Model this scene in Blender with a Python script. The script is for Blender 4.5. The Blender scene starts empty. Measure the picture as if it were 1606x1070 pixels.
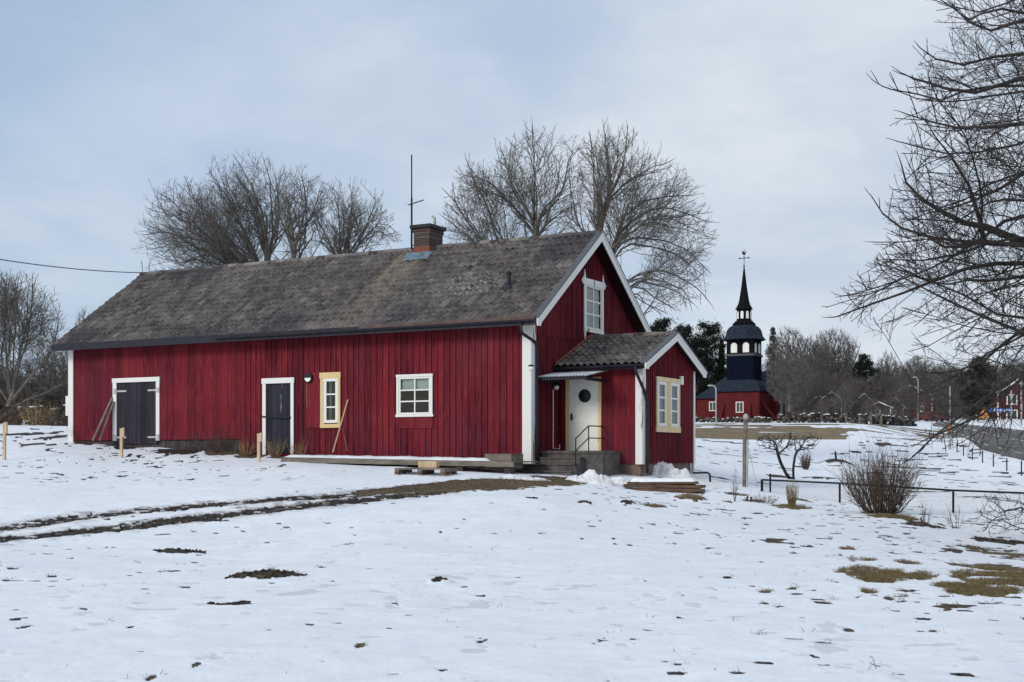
import bpy, math, random
import numpy as np
from mathutils import Vector
random.seed(7); RNG = np.random.default_rng(7)
R = math.radians
S = bpy.context.scene
COL = S.collection

# ------------------------------------------------------------ camera
F, CX, YH = 2003.0, 803.0, 713.6          # focal length, centre and eye level in photo pixels
EYE = 1.6
cam = bpy.data.cameras.new('camera'); cam_o = bpy.data.objects.new('camera', cam); COL.objects.link(cam_o)
cam_o.location = (0, 0, EYE); cam_o.rotation_euler = (R(90), 0, 0)
cam.sensor_fit = 'HORIZONTAL'; cam.sensor_width = 36; cam.lens = 36 * F / 1606
cam.shift_y = (YH - 535) / 1606
cam.clip_start = .1; cam.clip_end = 6000
S.camera = cam_o

# ------------------------------------------------------------ sky, sun, exposure
SUN_EL, SUN_AZ = R(27), R(-132)           # azimuth clockwise from +Y
W = bpy.data.worlds.new('World'); S.world = W; W.use_nodes = True
nt = W.node_tree; nt.nodes.clear()
def wn(t, **k):
    n = nt.nodes.new(t)
    for a, v in k.items(): setattr(n, a, v)
    return n
out = wn('ShaderNodeOutputWorld'); bg = wn('ShaderNodeBackground'); bg.inputs[1].default_value = .1
sky = wn('ShaderNodeTexSky', sky_type='NISHITA', sun_disc=False, sun_elevation=SUN_EL, sun_rotation=SUN_AZ)
sky.air_density = 1.0; sky.dust_density = 1.5
tc = wn('ShaderNodeTexCoord'); sep = wn('ShaderNodeSeparateXYZ')
nt.links.new(tc.outputs['Generated'], sep.inputs[0])
add = wn('ShaderNodeMath', operation='ADD'); add.inputs[1].default_value = .22
nt.links.new(sep.outputs[2], add.inputs[0])
mx = wn('ShaderNodeMath', operation='MAXIMUM'); mx.inputs[1].default_value = .12; nt.links.new(add.outputs[0], mx.inputs[0])
dvx = wn('ShaderNodeMath', operation='DIVIDE'); dvy = wn('ShaderNodeMath', operation='DIVIDE')
nt.links.new(sep.outputs[0], dvx.inputs[0]); nt.links.new(mx.outputs[0], dvx.inputs[1])
nt.links.new(sep.outputs[1], dvy.inputs[0]); nt.links.new(mx.outputs[0], dvy.inputs[1])
cmb = wn('ShaderNodeCombineXYZ'); nt.links.new(dvx.outputs[0], cmb.inputs[0]); nt.links.new(dvy.outputs[0], cmb.inputs[1])
def cloud_noise(scale, det, rough, dist, off):
    mp = wn('ShaderNodeMapping'); mp.inputs['Location'].default_value = off; mp.inputs['Scale'].default_value = (1, 1, 1)
    nt.links.new(cmb.outputs[0], mp.inputs[0])
    n = wn('ShaderNodeTexNoise'); n.inputs['Scale'].default_value = scale; n.inputs['Detail'].default_value = det
    n.inputs['Roughness'].default_value = rough; n.inputs['Distortion'].default_value = dist
    nt.links.new(mp.outputs[0], n.inputs['Vector']); return n
def wramp(src, a, b, lo=0, hi=1):
    m = wn('ShaderNodeMapRange', interpolation_type='SMOOTHSTEP')
    m.inputs[1].default_value = a; m.inputs[2].default_value = b; m.inputs[3].default_value = lo; m.inputs[4].default_value = hi
    nt.links.new(src, m.inputs[0]); return m
n1 = cloud_noise(.75, 6, .5, .35, (3.1, 1.7, 0)); n2 = cloud_noise(1.9, 7, .55, .25, (9.2, 4.4, 2))
# heavier cloud towards the right, thinner (bluer) to the left
axr = wramp(sep.outputs[0], -.42, .30, -.24, .26)
cs = wn('ShaderNodeMath', operation='ADD'); nt.links.new(n1.outputs[0], cs.inputs[0]); nt.links.new(axr.outputs[0], cs.inputs[1])
cover = wramp(cs.outputs[0], .22, .68, .36, .99)
ccol = wn('ShaderNodeMix', data_type='RGBA'); 
ccol.inputs[6].default_value = (4.75, 5.5, 6.5, 1); ccol.inputs[7].default_value = (6.2, 6.75, 7.35, 1)
sh = wramp(n2.outputs[0], .33, .66); nt.links.new(sh.outputs[0], ccol.inputs[0])
blu = wn('ShaderNodeMix', data_type='RGBA', blend_type='MIX'); blu.inputs[0].default_value = .45
blu.inputs[7].default_value = (2.7, 4.6, 7.6, 1)
nt.links.new(sky.outputs[0], blu.inputs[6])
mix = wn('ShaderNodeMix', data_type='RGBA'); nt.links.new(cover.outputs[0], mix.inputs[0])
nt.links.new(blu.outputs[2], mix.inputs[6]); nt.links.new(ccol.outputs[2], mix.inputs[7])
nt.links.new(mix.outputs[2], bg.inputs[0]); nt.links.new(bg.outputs[0], out.inputs[0])
sun = bpy.data.lights.new('sun', 'SUN'); sun.energy = 1.5; sun.angle = R(18); sun.color = (1, .96, .9)
sun_o = bpy.data.objects.new('sun', sun); COL.objects.link(sun_o)
sd = Vector((math.sin(SUN_AZ) * math.cos(SUN_EL), math.cos(SUN_AZ) * math.cos(SUN_EL), math.sin(SUN_EL)))
sun_o.rotation_euler = sd.to_track_quat('Z', 'Y').to_euler(); sun_o.location = sd * 60
S.view_settings.view_transform = 'Standard'; S.view_settings.look = 'None'
S.view_settings.exposure = 0.22; S.view_settings.gamma = 1.0

# ------------------------------------------------------------ helpers
def tag(o, label=None, cat=None, group=None, kind=None):
    if label: o['label'] = label
    if cat: o['category'] = cat
    if group: o['group'] = group
    if kind: o['kind'] = kind
    return o
def thing(name, label, cat, loc=(0, 0, 0), rz=0, group=None):
    o = bpy.data.objects.new(name, None); COL.objects.link(o); o.empty_display_size = .2
    o.location = loc; o.rotation_euler = (0, 0, rz); return tag(o, label, cat, group)
def dup(o, parent=None):
    c = o.copy(); COL.objects.link(c)
    if parent is not None: c.parent = parent
    for ch in [x for x in COL.objects if x.parent == o]: dup(ch, c)
    return c

class MB:
    def __init__(s): s.v = []; s.f = []; s.t = []; s.n = 0
    def add(s, v, f, tone=.5):
        v = np.asarray(v, float).reshape(-1, 3); s.v.append(v)
        t = np.empty(len(v)); t[:] = tone; s.t.append(t)
        s.f.extend([tuple(i + s.n for i in q) for q in f]); s.n += len(v); return s
    def box(s, x0, x1, y0, y1, z0, z1, tone=.5):
        v = [(x0,y0,z0),(x1,y0,z0),(x1,y1,z0),(x0,y1,z0),(x0,y0,z1),(x1,y0,z1),(x1,y1,z1),(x0,y1,z1)]
        return s.add(v, [(0,3,2,1),(4,5,6,7),(0,1,5,4),(1,2,6,5),(2,3,7,6),(3,0,4,7)], tone)
    def bar(s, a, b, w, h, tone=.5, up=(0, 0, 1)):          # rectangular bar from a to b
        a = Vector(a); b = Vector(b); d = (b - a).normalized(); u = Vector(up)
        if abs(d.dot(u)) > .95: u = Vector((0, 1, 0))
        r = d.cross(u).normalized(); u = r.cross(d)
        v = [p + r * i * w / 2 + u * j * h / 2 for p in (a, b) for i, j in ((-1,-1),(1,-1),(1,1),(-1,1))]
        return s.add([tuple(q) for q in v], [(3,2,1,0),(4,5,6,7),(0,1,5,4),(1,2,6,5),(2,3,7,6),(3,0,4,7)], tone)
    def prism(s, poly, axis, a, b, tone=.5):                # poly in the two other axes, extruded along axis
        n = len(poly); v = []
        for c in (a, b):
            for p, q in poly:
                v.append({'x': (c, p, q), 'y': (p, c, q), 'z': (p, q, c)}[axis])
        f = [tuple(range(n))[::-1], tuple(range(n, 2 * n))] + [(i, (i + 1) % n, n + (i + 1) % n, n + i) for i in range(n)]
        return s.add(v, f, tone)
    def tube(s, pts, rad, k=6, tone=.5, caps=True):
        P = [Vector(p) for p in pts]; n = len(P)
        if not hasattr(rad, '__len__'): rad = [rad] * n
        ref = None; v = []
        for i in range(n):
            d = (P[min(i + 1, n - 1)] - P[max(i - 1, 0)])
            d = d.normalized() if d.length > 1e-9 else Vector((0, 0, 1))
            if ref is None: ref = d.orthogonal().normalized()
            ref = ref - d * ref.dot(d)
            ref = ref.normalized() if ref.length > 1e-6 else d.orthogonal().normalized()
            q = d.cross(ref)
            for j in range(k):
                a = 2 * math.pi * j / k; w = P[i] + (ref * math.cos(a) + q * math.sin(a)) * rad[i]; v.append((w.x, w.y, w.z))
        f = [(i*k+j, i*k+(j+1)%k, (i+1)*k+(j+1)%k, (i+1)*k+j) for i in range(n-1) for j in range(k)]
        if caps: f += [tuple(range(k))[::-1], tuple(range((n-1)*k, n*k))]
        return s.add(v, f, tone)
    def lathe(s, prof, c=(0, 0), k=16, tone=.5, rot=0):     # prof = (r, z) pairs
        v = [(c[0] + r * math.cos(rot + 2*math.pi*j/k), c[1] + r * math.sin(rot + 2*math.pi*j/k), z) for r, z in prof for j in range(k)]
        n = len(prof)
        f = [(i*k+j, i*k+(j+1)%k, (i+1)*k+(j+1)%k, (i+1)*k+j) for i in range(n-1) for j in range(k)]
        f += [tuple(range(k))[::-1], tuple(range((n-1)*k, n*k))]
        return s.add(v, f, tone)
    def ball(s, c, r, k=10, tone=.5):
        rx, ry, rz = r if hasattr(r, '__len__') else (r, r, r); v = []; m = max(4, k // 2)
        for i in range(m + 1):
            a = math.pi * (i + .02 * (i == 0) - .02 * (i == m)) / m
            for j in range(k):
                b = 2 * math.pi * j / k
                v.append((c[0] + rx*math.sin(a)*math.cos(b), c[1] + ry*math.sin(a)*math.sin(b), c[2] + rz*math.cos(a)))
        f = [(i*k+j, (i+1)*k+j, (i+1)*k+(j+1)%k, i*k+(j+1)%k) for i in range(m) for j in range(k)]
        f += [tuple(range(k)), tuple(range(m*k, (m+1)*k))[::-1]]
        return s.add(v, f, tone)
    def build(s, name, mat, parent=None, smooth=False):
        me = bpy.data.meshes.new(name); V = np.concatenate(s.v)
        me.from_pydata(V.tolist(), [], s.f)
        at = me.attributes.new('tone', 'FLOAT', 'POINT'); at.data.foreach_set('value', np.concatenate(s.t).astype(np.float32))
        me.materials.append(mat)
        if smooth: me.polygons.foreach_set('use_smooth', [True] * len(me.polygons))
        o = bpy.data.objects.new(name, me); COL.objects.link(o)
        if parent is not None: o.parent = parent
        return o
def bevel(o, w=.01):
    m = o.modifiers.new('bevel', 'BEVEL'); m.width = w; m.segments = 2; m.limit_method = 'ANGLE'; return o

# ---- numpy noise
def vnoise(x, y, seed=0):
    xi = np.floor(x).astype(np.int64); yi = np.floor(y).astype(np.int64); fx = x - xi; fy = y - yi
    fx = fx*fx*(3-2*fx); fy = fy*fy*(3-2*fy)
    def h(a, b):
        n = (a * 374761393 + b * 668265263 + seed * 974711) & 0xffffffff
        n = ((n ^ (n >> 13)) * 1274126177) & 0xffffffff
        return ((n ^ (n >> 16)) & 0xffff) / 65535.0
    return (h(xi,yi)*(1-fx)+h(xi+1,yi)*fx)*(1-fy) + (h(xi,yi+1)*(1-fx)+h(xi+1,yi+1)*fx)*fy
def fbm(x, y, o=4, seed=0):
    t = 0; a = .5; n = 0
    for i in range(o): t = t + a*vnoise(x*2**i + 17.3*i, y*2**i - 9.1*i, seed + i); n += a; a *= .5
    return t / n
def sstep(x, a, b):
    t = np.clip((x - a) / (b - a), 0, 1); return t*t*(3-2*t)

# ---- materials
class NT:
    def __init__(s, name, rough=.8, spec=.3):
        s.m = bpy.data.materials.new(name); s.m.use_nodes = True; s.t = s.m.node_tree
        s.b = s.t.nodes['Principled BSDF']; s.b.inputs['Roughness'].default_value = rough
        s.b.inputs['Specular IOR Level'].default_value = spec
        s.tc = s.t.nodes.new('ShaderNodeTexCoord')
    def link(s, a, b): s.t.links.new(a, b)
    def noise(s, scale=5, detail=4, rough=.55, stretch=(1, 1, 1), dist=0, off=(0, 0, 0)):
        mp = s.t.nodes.new('ShaderNodeMapping'); mp.inputs['Scale'].default_value = stretch; mp.inputs['Location'].default_value = off
        s.link(s.tc.outputs['Object'], mp.inputs[0])
        n = s.t.nodes.new('ShaderNodeTexNoise'); n.inputs['Scale'].default_value = scale; n.inputs['Detail'].default_value = detail
        n.inputs['Roughness'].default_value = rough; n.inputs['Distortion'].default_value = dist
        s.link(mp.outputs[0], n.inputs['Vector']); return n.outputs[0]
    def rmp(s, src, a, b, lo=0., hi=1.):
        m = s.t.nodes.new('ShaderNodeMapRange'); m.interpolation_type = 'SMOOTHSTEP'
        for i, v in enumerate((a, b, lo, hi)): m.inputs[i + 1].default_value = v
        s.link(src, m.inputs[0]); return m.outputs[0]
    def math(s, op, a, b):
        m = s.t.nodes.new('ShaderNodeMath'); m.operation = op
        for i, v in enumerate((a, b)):
            if isinstance(v, (int, float)): m.inputs[i].default_value = v
            else: s.link(v, m.inputs[i])
        return m.outputs[0]
    def attr(s, n):
        a = s.t.nodes.new('ShaderNodeAttribute'); a.attribute_name = n; return a.outputs['Fac']
    def pos(s, axis):
        p = s.t.nodes.new('ShaderNodeSeparateXYZ'); s.link(s.tc.outputs['Object'], p.inputs[0]); return p.outputs[axis]
    def mix(s, f, a, b, mode='MIX'):
        m = s.t.nodes.new('ShaderNodeMix'); m.data_type = 'RGBA'; m.blend_type = mode
        if isinstance(f, (int, float)): m.inputs[0].default_value = f
        else: s.link(f, m.inputs[0])
        for i, v in ((6, a), (7, b)):
            if isinstance(v, tuple): m.inputs[i].default_value = (*v, 1)
            else: s.link(v, m.inputs[i])
        return m.outputs[2]
    def color(s, c):
        if isinstance(c, tuple): s.b.inputs['Base Color'].default_value = (*c, 1)
        else: s.link(c, s.b.inputs['Base Color'])
        return s
    def bump(s, src, strength=.3, dist=.02):
        n = s.t.nodes.new('ShaderNodeBump'); n.inputs['Strength'].default_value = strength; n.inputs['Distance'].default_value = dist
        s.link(src, n.inputs['Height']); s.link(n.outputs[0], s.b.inputs['Normal']); return s

def m_plain(name, c, rough=.7, var=.25, scale=6, spec=.2, bump=0, stretch=(1, 1, 1)):
    k = NT(name, rough, spec); n = k.noise(scale, 5, .6, stretch)
    d = tuple(x * (1 - var) for x in c); l = tuple(min(1, x * (1 + var)) for x in c)
    k.color(k.mix(k.rmp(n, .25, .75), d, l))
    if bump: k.bump(n, bump)
    return k.m
def m_wood_paint(name, c, wear=None, wl=.62, tone=.5, streak=1.0, rough=.85):
    """painted boards: per-board tone, vertical streaks, optional worn paint showing another colour"""
    k = NT(name, rough, .15)
    t = k.attr('tone'); n = k.noise(9, 5, .6, (1, 1, .09)); n2 = k.noise(.7, 3, .5); n3 = k.noise(40, 3, .6, (1, 1, .05))
    d = tuple(x * (.52 if max(c) < .4 else .80) for x in c); l = tuple(min(.86, x * 1.4 + .006) for x in c)
    f = k.math('ADD', k.math('MULTIPLY', t, tone), k.math('MULTIPLY', n, .34 * streak))
    f = k.math('ADD', f, k.math('MULTIPLY', n2, .32)); f = k.math('ADD', f, k.math('MULTIPLY', n3, .16 * streak))
    col = k.mix(k.rmp(f, .38, .98), d, l)
    if wear: col = k.mix(k.rmp(k.noise(3.2, 6, .65, (1, 1, .12), 0, (5, 2, 1)), wl, wl + .05), col, wear)
    k.color(col); k.bump(n3, .25, .01); return k.m

RED = (.150, .0115, .0185)
M = {}
def red_wood():
    k = NT('falu_red_boards', .9, .12); t = k.attr('tone')
    n = k.noise(8, 5, .6, (1, 1, .07)); n2 = k.noise(.55, 4, .55); n3 = k.noise(38, 3, .6, (1, 1, .04)); n4 = k.noise(1.6, 5, .6, (1, 1, .5), 0, (7, 3, 2))
    f = k.math('ADD', k.math('MULTIPLY', t, .75), k.math('MULTIPLY', n, .42))
    f = k.math('ADD', f, k.math('MULTIPLY', n2, .42)); f = k.math('ADD', f, k.math('MULTIPLY', n3, .26))
    c = k.mix(k.rmp(f, .62, 1.24), (.046, .0062, .0125), (.190, .0175, .0245))
    # weathered greyish-pink bloom and dark damp stains
    c = k.mix(k.math('MULTIPLY', k.rmp(n3, .50, .8), .55), c, (.26, .075, .090))
    c = k.mix(k.math('MULTIPLY', k.rmp(n4, .55, .75), .5), c, (.055, .0075, .02))
    c = k.mix(k.rmp(k.noise(.35, 4, .6, (1, 1, .6), 0, (1, 6, 2)), .48, .68, 0., .4), c, (.165, .036, .046))
    # bare grey wood showing low on the boards
    low = k.rmp(k.pos(2), .2, 2.0, .9, 0.)
    c = k.mix(k.math('MULTIPLY', low, k.rmp(k.noise(5, 5, .7, (1, 1, .15), 0, (2, 8, 4)), .46, .66)), c, (.066, .020, .040))
    k.color(c); k.bump(n3, .3, .012); return k.m
M['red'] = red_wood()
M['white'] = m_wood_paint('white_paint', (.86, .86, .82), None, tone=.2, streak=.5)
M['peel'] = m_wood_paint('peeling_white_paint', (.86, .86, .82), (.16, .13, .11), .60, tone=.2, streak=.6)
M['cream'] = m_wood_paint('pale_yellow_timber', (.76, .56, .28), None, tone=.25, streak=.7)
M['creamw'] = m_wood_paint('weathered_yellow_timber', (.74, .56, .32), (.5, .47, .42), .55, tone=.25)
M['darkdoor'] = m_wood_paint('dark_violet_door_paint', (.030, .025, .034), None, tone=.5)
M['darkpeel'] = m_wood_paint('dark_peeling_door_paint', (.020, .020, .030), (.22, .21, .20), .66, tone=.5)
M['steel'] = m_plain('galvanised_steel', (.42, .42, .42), .45, .2, 20)
M['black'] = m_plain('black_metal', (.012, .013, .016), .5, .2)
M['gutter'] = m_plain('blackened_gutter', (.018, .018, .026), .5, .3)
M['doorwhite'] = m_plain('white_door', (.72, .72, .66), .5, .06, 3)
M['concrete'] = m_plain('old_concrete', (.13, .12, .11), .95, .4, 5, bump=.4)
M['concred'] = m_plain('brown_rendered_plinth', (.17, .12, .10), .95, .35, 4, bump=.4)
M['stone'] = m_plain('dark_granite', (.060, .050, .052), .95, .45, 3.5, bump=.6)
M['greywood'] = m_plain('weathered_grey_wood', (.16, .14, .115), .9, .4, 7, .2, .3, (.25, 1, 1))
M['rawwood'] = m_plain('fresh_sawn_wood', (.52, .40, .25), .8, .2, 8, .2, 0, (1, 1, .15))
M['brownwood'] = m_plain('brown_old_plank', (.11, .070, .05), .9, .4, 7, .2, .3, (.25, 1, 1))
M['barkgrey'] = m_plain('grey_bark', (.125, .112, .098), .95, .4, 4)
M['barkdark'] = m_plain('dark_bark', (.042, .036, .033), .95, .4, 4)
M['barkfar'] = m_plain('far_grey_brown_bark', (.135, .124, .116), .95, .25, .6)
M['barkwarm'] = m_plain('warm_twig_bark', (.13, .085, .055), .95, .35, 5)
M['blind'] = m_plain('pale_window_blind', (.42, .46, .43), .8, .08, 3)
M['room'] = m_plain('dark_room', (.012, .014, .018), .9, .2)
M['lampwhite'] = m_plain('opal_lamp_glass', (.75, .75, .72), .3, .03)
def snow_mat(name='snow'):
    k = NT(name, .75, .25); n = k.noise(3, 6, .6); n2 = k.noise(22, 4, .6)
    k.color(k.mix(k.rmp(n, .3, .7), (.72, .74, .765), (.82, .835, .855)))
    k.bump(k.math('ADD', n, k.math('MULTIPLY', n2, .4)), .35, .05); return k.m
M['snow'] = snow_mat()
def glass():
    k = NT('window_glass', .04, .5); t = k.t
    tr = t.nodes.new('ShaderNodeBsdfTransparent'); tr.inputs[0].default_value = (.86, .9, .89, 1)
    gl = t.nodes.new('ShaderNodeBsdfGlossy'); gl.inputs['Roughness'].default_value = .03
    fr = t.nodes.new('ShaderNodeFresnel'); fr.inputs[0].default_value = 1.52
    bn = t.nodes.new('ShaderNodeBump'); bn.inputs['Strength'].default_value = .04; bn.inputs['Distance'].default_value = .05
    k.link(k.noise(2.5, 2), bn.inputs['Height']); k.link(bn.outputs[0], gl.inputs['Normal'])
    ms = t.nodes.new('ShaderNodeMixShader'); k.link(k.math('MULTIPLY', fr.outputs[0], .42), ms.inputs[0]); k.link(tr.outputs[0], ms.inputs[1]); k.link(gl.outputs[0], ms.inputs[2])
    k.link(ms.outputs[0], t.nodes['Material Output'].inputs[0]); return k.m
M['glass'] = glass()
def tile_mat():
    k = NT('clay_pantiles', .92, .15); t = k.attr('tone')
    n = k.noise(1.1, 4, .6); n2 = k.noise(7, 6, .7, (1, .5, .5)); n3 = k.noise(.45, 3, .5, (1, .5, .5), 0, (4, 4, 4)); n4 = k.noise(11, 3, .7, (1, 1, 1), 0, (3, 9, 1))
    f = k.math('ADD', k.math('MULTIPLY', t, .55), k.math('MULTIPLY', n2, .5)); f = k.math('ADD', f, k.math('MULTIPLY', n, .25))
    c = k.mix(k.rmp(f, .42, 1.1), (.052, .046, .045), (.31, .275, .255))
    c = k.mix(k.math('MULTIPLY', k.rmp(n3, .54, .68), .60), c, (.034, .034, .046))      # sooty damp zones
    c = k.mix(k.math('MULTIPLY', k.rmp(n3, .45, .32), .2), c, (.115, .098, .085))
    c = k.mix(k.rmp(n4, .64, .70), c, (.38, .37, .35))                                   # lichen dots
    # lichen colony and the rusty run below the chimney
    gx = k.math('SUBTRACT', k.pos(0), -2.75); gy = k.math('SUBTRACT', k.pos(1), 1.35)
    rr = k.math('ADD', k.math('MULTIPLY', k.math('MULTIPLY', gx, gx), .45), k.math('MULTIPLY', k.math('MULTIPLY', gy, gy), 1.1))
    lm = k.math('MULTIPLY', k.rmp(rr, 1.0, .0), k.rmp(k.noise(9, 4, .7, (1, 1, 1), 0, (1, 1, 8)), .50, .66))
    c = k.mix(k.math('MULTIPLY', k.math('MULTIPLY', lm, .95), k.attr('big')), c, (.40, .39, .37))
    sx = k.math('ABSOLUTE', k.math('SUBTRACT', k.pos(0), -6.1), 0)
    st = k.math('MULTIPLY', k.rmp(sx, .75, .35), k.rmp(k.pos(1), -.3, 2.8, .35, .8)); st = k.math('MULTIPLY', st, k.attr('big'))
    c = k.mix(k.math('MULTIPLY', st, k.rmp(n2, .3, .6)), c, (.26, .225, .175))
    k.color(c); k.bump(n2, .4, .012); return k.m
M['tile'] = tile_mat()
# ------------------------------------------------------------ terrain
# measured spots: (photo column, photo row, distance) -> height of the ground there
CT = [(-500,1070,9),(0,1070,9),(400,1070,9),(803,1070,9),(1200,1070,9),(1606,1070,9),(2100,1070,9),
 (0,981,12),(803,981,12),(1606,981,12),
 (-300,890,17),(0,892,17),(430,893,17),(860,893,17),(1240,896,17),(1606,900,17),(2100,905,17),
 (0,842,22.5),(430,838,22.5),(860,828,22.5),(1240,842,22.5),(1606,856,22.5),
 (0,795,27),(430,786,27),(640,784,27),(860,783,27),(1100,796,28),(1240,806,28),(1400,814,26.5),(1500,822,26),(1606,828,26),
 (-300,775,30),(0,775,30),(430,762,31),(640,760,31),(860,752,33),(1010,770,33),(1085,783,30.5),
 (1195,773,33),(1317,790,32),(1495,804,30.5),(1606,808,30),
 (7,722,40),(190,719,41),(406,726,38),(640,738,35),
 (115,692,44.6),(250,703,42.6),(380,711,40.8),(470,717,39.6),(640,728,37.8),(830,741,36),(1006,748,36.4),(1086,746,39.9),
 (1180,764,40),(1300,769,40),(1450,776,40),(1606,783,40),(1240,752,55),(1400,751,55),(1500,756,55),(1606,764,55),
 (1310,733,70),(1602,747,66),(1525,722,80),(1490,705,92),(1458,688,115),(1700,775,60),
 (1110,688,100),(1180,688,100),(1300,688,100),(1110,668,112),(1250,668,112),(1350,668,112),(1110,664,130),(1300,664,130),
 (1400,690,98),(1400,668,125),(1700,741,66),(1606,722,76),(1541.5,705,88),(1500,685.5,112),(1466,669.5,150),(1455,662.5,200),(1800,705,84),(1660,686,92),(1606,680,98),(1560,674.5,112),(1494,666.5,150),(1466,662,200),(1606,668,122),(1700,674,112),(1850,690,100),
 (1170,661,190),(1400,659,190),(1560,658,180),(1700,658,190),(1454,657,250),(1170,657,260),(1300,657,260),
 (0,668,60),(60,668,60),(110,670,58),(0,652,95),(100,652,95),(-400,690,45),(-400,655,95),
 (430,690,60),(640,695,60),(860,700,60),(980,705,60),(430,665,110),(860,668,110),
 (-500,645,400),(0,645,400),(430,648,400),(860,650,400),(1300,652,400),(1600,652,400),(2200,652,400),
 (0,647,1800),(803,650,1800),(1606,650,1800),(2300,650,1800),(-600,647,1800),
 (-500,1313.6,4),(803,1413.6,4),(2100,1413.6,4)]
CT = np.array(CT, float)
cu = CT[:, 0] / 260; cv = np.log(CT[:, 2]) * 3.2
cz = EYE - (CT[:, 1] - YH) * CT[:, 2] / F; cz[CT[:, 2] <= 12] = 0; 
cel = (cz - 0) / np.sqrt(CT[:, 2])                          # interpolate height / sqrt(distance): tame at both ends
def _k(r2): return .5 * r2 * np.log(r2 + 1e-12)
n_ = len(CT); A = np.zeros((n_ + 3, n_ + 3))
A[:n_, :n_] = _k((cu[:, None]-cu)**2 + (cv[:, None]-cv)**2) + np.eye(n_) * .02
A[:n_, n_] = 1; A[:n_, n_+1] = cu; A[:n_, n_+2] = cv; A[n_:, :n_] = A[:n_, n_:].T
sol = np.linalg.solve(A, np.concatenate([cel, [0, 0, 0]]))
def zt(X, Y):
    """bare terrain height at world X, Y"""
    X = np.atleast_1d(np.asarray(X, float)); Y = np.atleast_1d(np.asarray(Y, float))
    r = np.hypot(X, Y); d = np.clip(np.where(Y > .62 * r, Y, .62 * r), 4, 1800)
    px = np.clip(CX + F * X / d, -500, 2200); u = px / 260; v = np.log(d) * 3.2; o = np.empty(len(u))
    for a in range(0, len(u), 40000):
        b = slice(a, a + 40000)
        o[b] = _k((u[b, None]-cu)**2 + (v[b, None]-cv)**2) @ sol[:n_] + sol[n_] + sol[n_+1]*u[b] + sol[n_+2]*v[b]
    z = o * np.sqrt(d); near = sstep(d, 9, 14)
    return z * near
def z1(X, Y): return float(zt(X, Y)[0])
_D = np.geomspace(5, 500, 1600)
def ground(px, py, dmin=5):
    """where the sight line through a photo pixel meets the terrain"""
    D = _D[_D >= dmin]
    X = (px - CX) / F * D; h = EYE - (py - YH) / F * D - zt(X, D)
    i = np.argmax(h < 0) if (h < 0).any() else len(D) - 1
    t = h[i-1] / (h[i-1] - h[i]) if i > 0 else 0
    d = D[i-1] + (D[i] - D[i-1]) * t
    x = (px - CX) / F * d; return Vector((x, d, z1(x, d)))
def at(px, py, d): return Vector(((px - CX) / F * d, d, EYE - (py - YH) / F * d))
def gd(px, d): x = (px - CX) / F * d; return Vector((x, d, z1(x, d)))

az = np.concatenate([np.arange(-180, -27, 3.0), np.arange(-27, 27, .075), np.arange(27, 180, 3.0)])
rr = [2.0]
while rr[-1] < 2600:
    r_ = rr[-1]; rr.append(r_ * (1.0056 if 8 < r_ < 46 else 1.012 if r_ < 140 else 1.05))
rr = np.array(rr); na, nr = len(az), len(rr)
AZ, RR = np.meshgrid(np.radians(az), rr); GX = (RR * np.sin(AZ)).ravel(); GY = (RR * np.cos(AZ)).ravel()
GZ0 = zt(GX, GY)
bare = np.zeros(len(GX)); grass = np.zeros(len(GX)); dirt = np.zeros(len(GX)); dz = np.zeros(len(GX))
nA = fbm(GX * 1.1, GY * 1.1, 4, 3); nB = fbm(GX * 5, GY * 5, 4, 11); nC = fbm(GX * .3, GY * .3, 4, 21)
front = (GY > 3) & (np.abs(GX) < GY)
def patch(px, py, hw, hh, st=1.0, g=0., bump=0., rag=.9, dmin=5):
    c = ground(px, py, dmin); w = hw * c.y / F
    a = ground(px, py + hh, dmin); b = ground(px, py - hh, dmin); dep = max(.12, min((b.y - a.y) / 2, w * 1.6))
    q = np.hypot((GX - c.x) / w, (GY - c.y) / dep)
    m = q < 2.4
    v = st * (1 - q[m]) * 1.6 + (nB[m] - .5) * 2.0 * rag + (nA[m] - .5) * 1.1 * rag
    v = sstep(v, .0, .4)
    if hw > 38 and rag > .95 and g > .3: v = v * (1 - sstep(fbm(GX[m] * 1.5, GY[m] * 2.6, 4, 97), .52, .60) * sstep(q[m], .1, .6))
    bare[m] = np.maximum(bare[m], v)
    grass[m] = np.where(v > .05, np.maximum(grass[m], g), grass[m])
    if bump: dz[m] += bump * np.clip(1 - q[m]**2 * .8, 0, 1)
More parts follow.
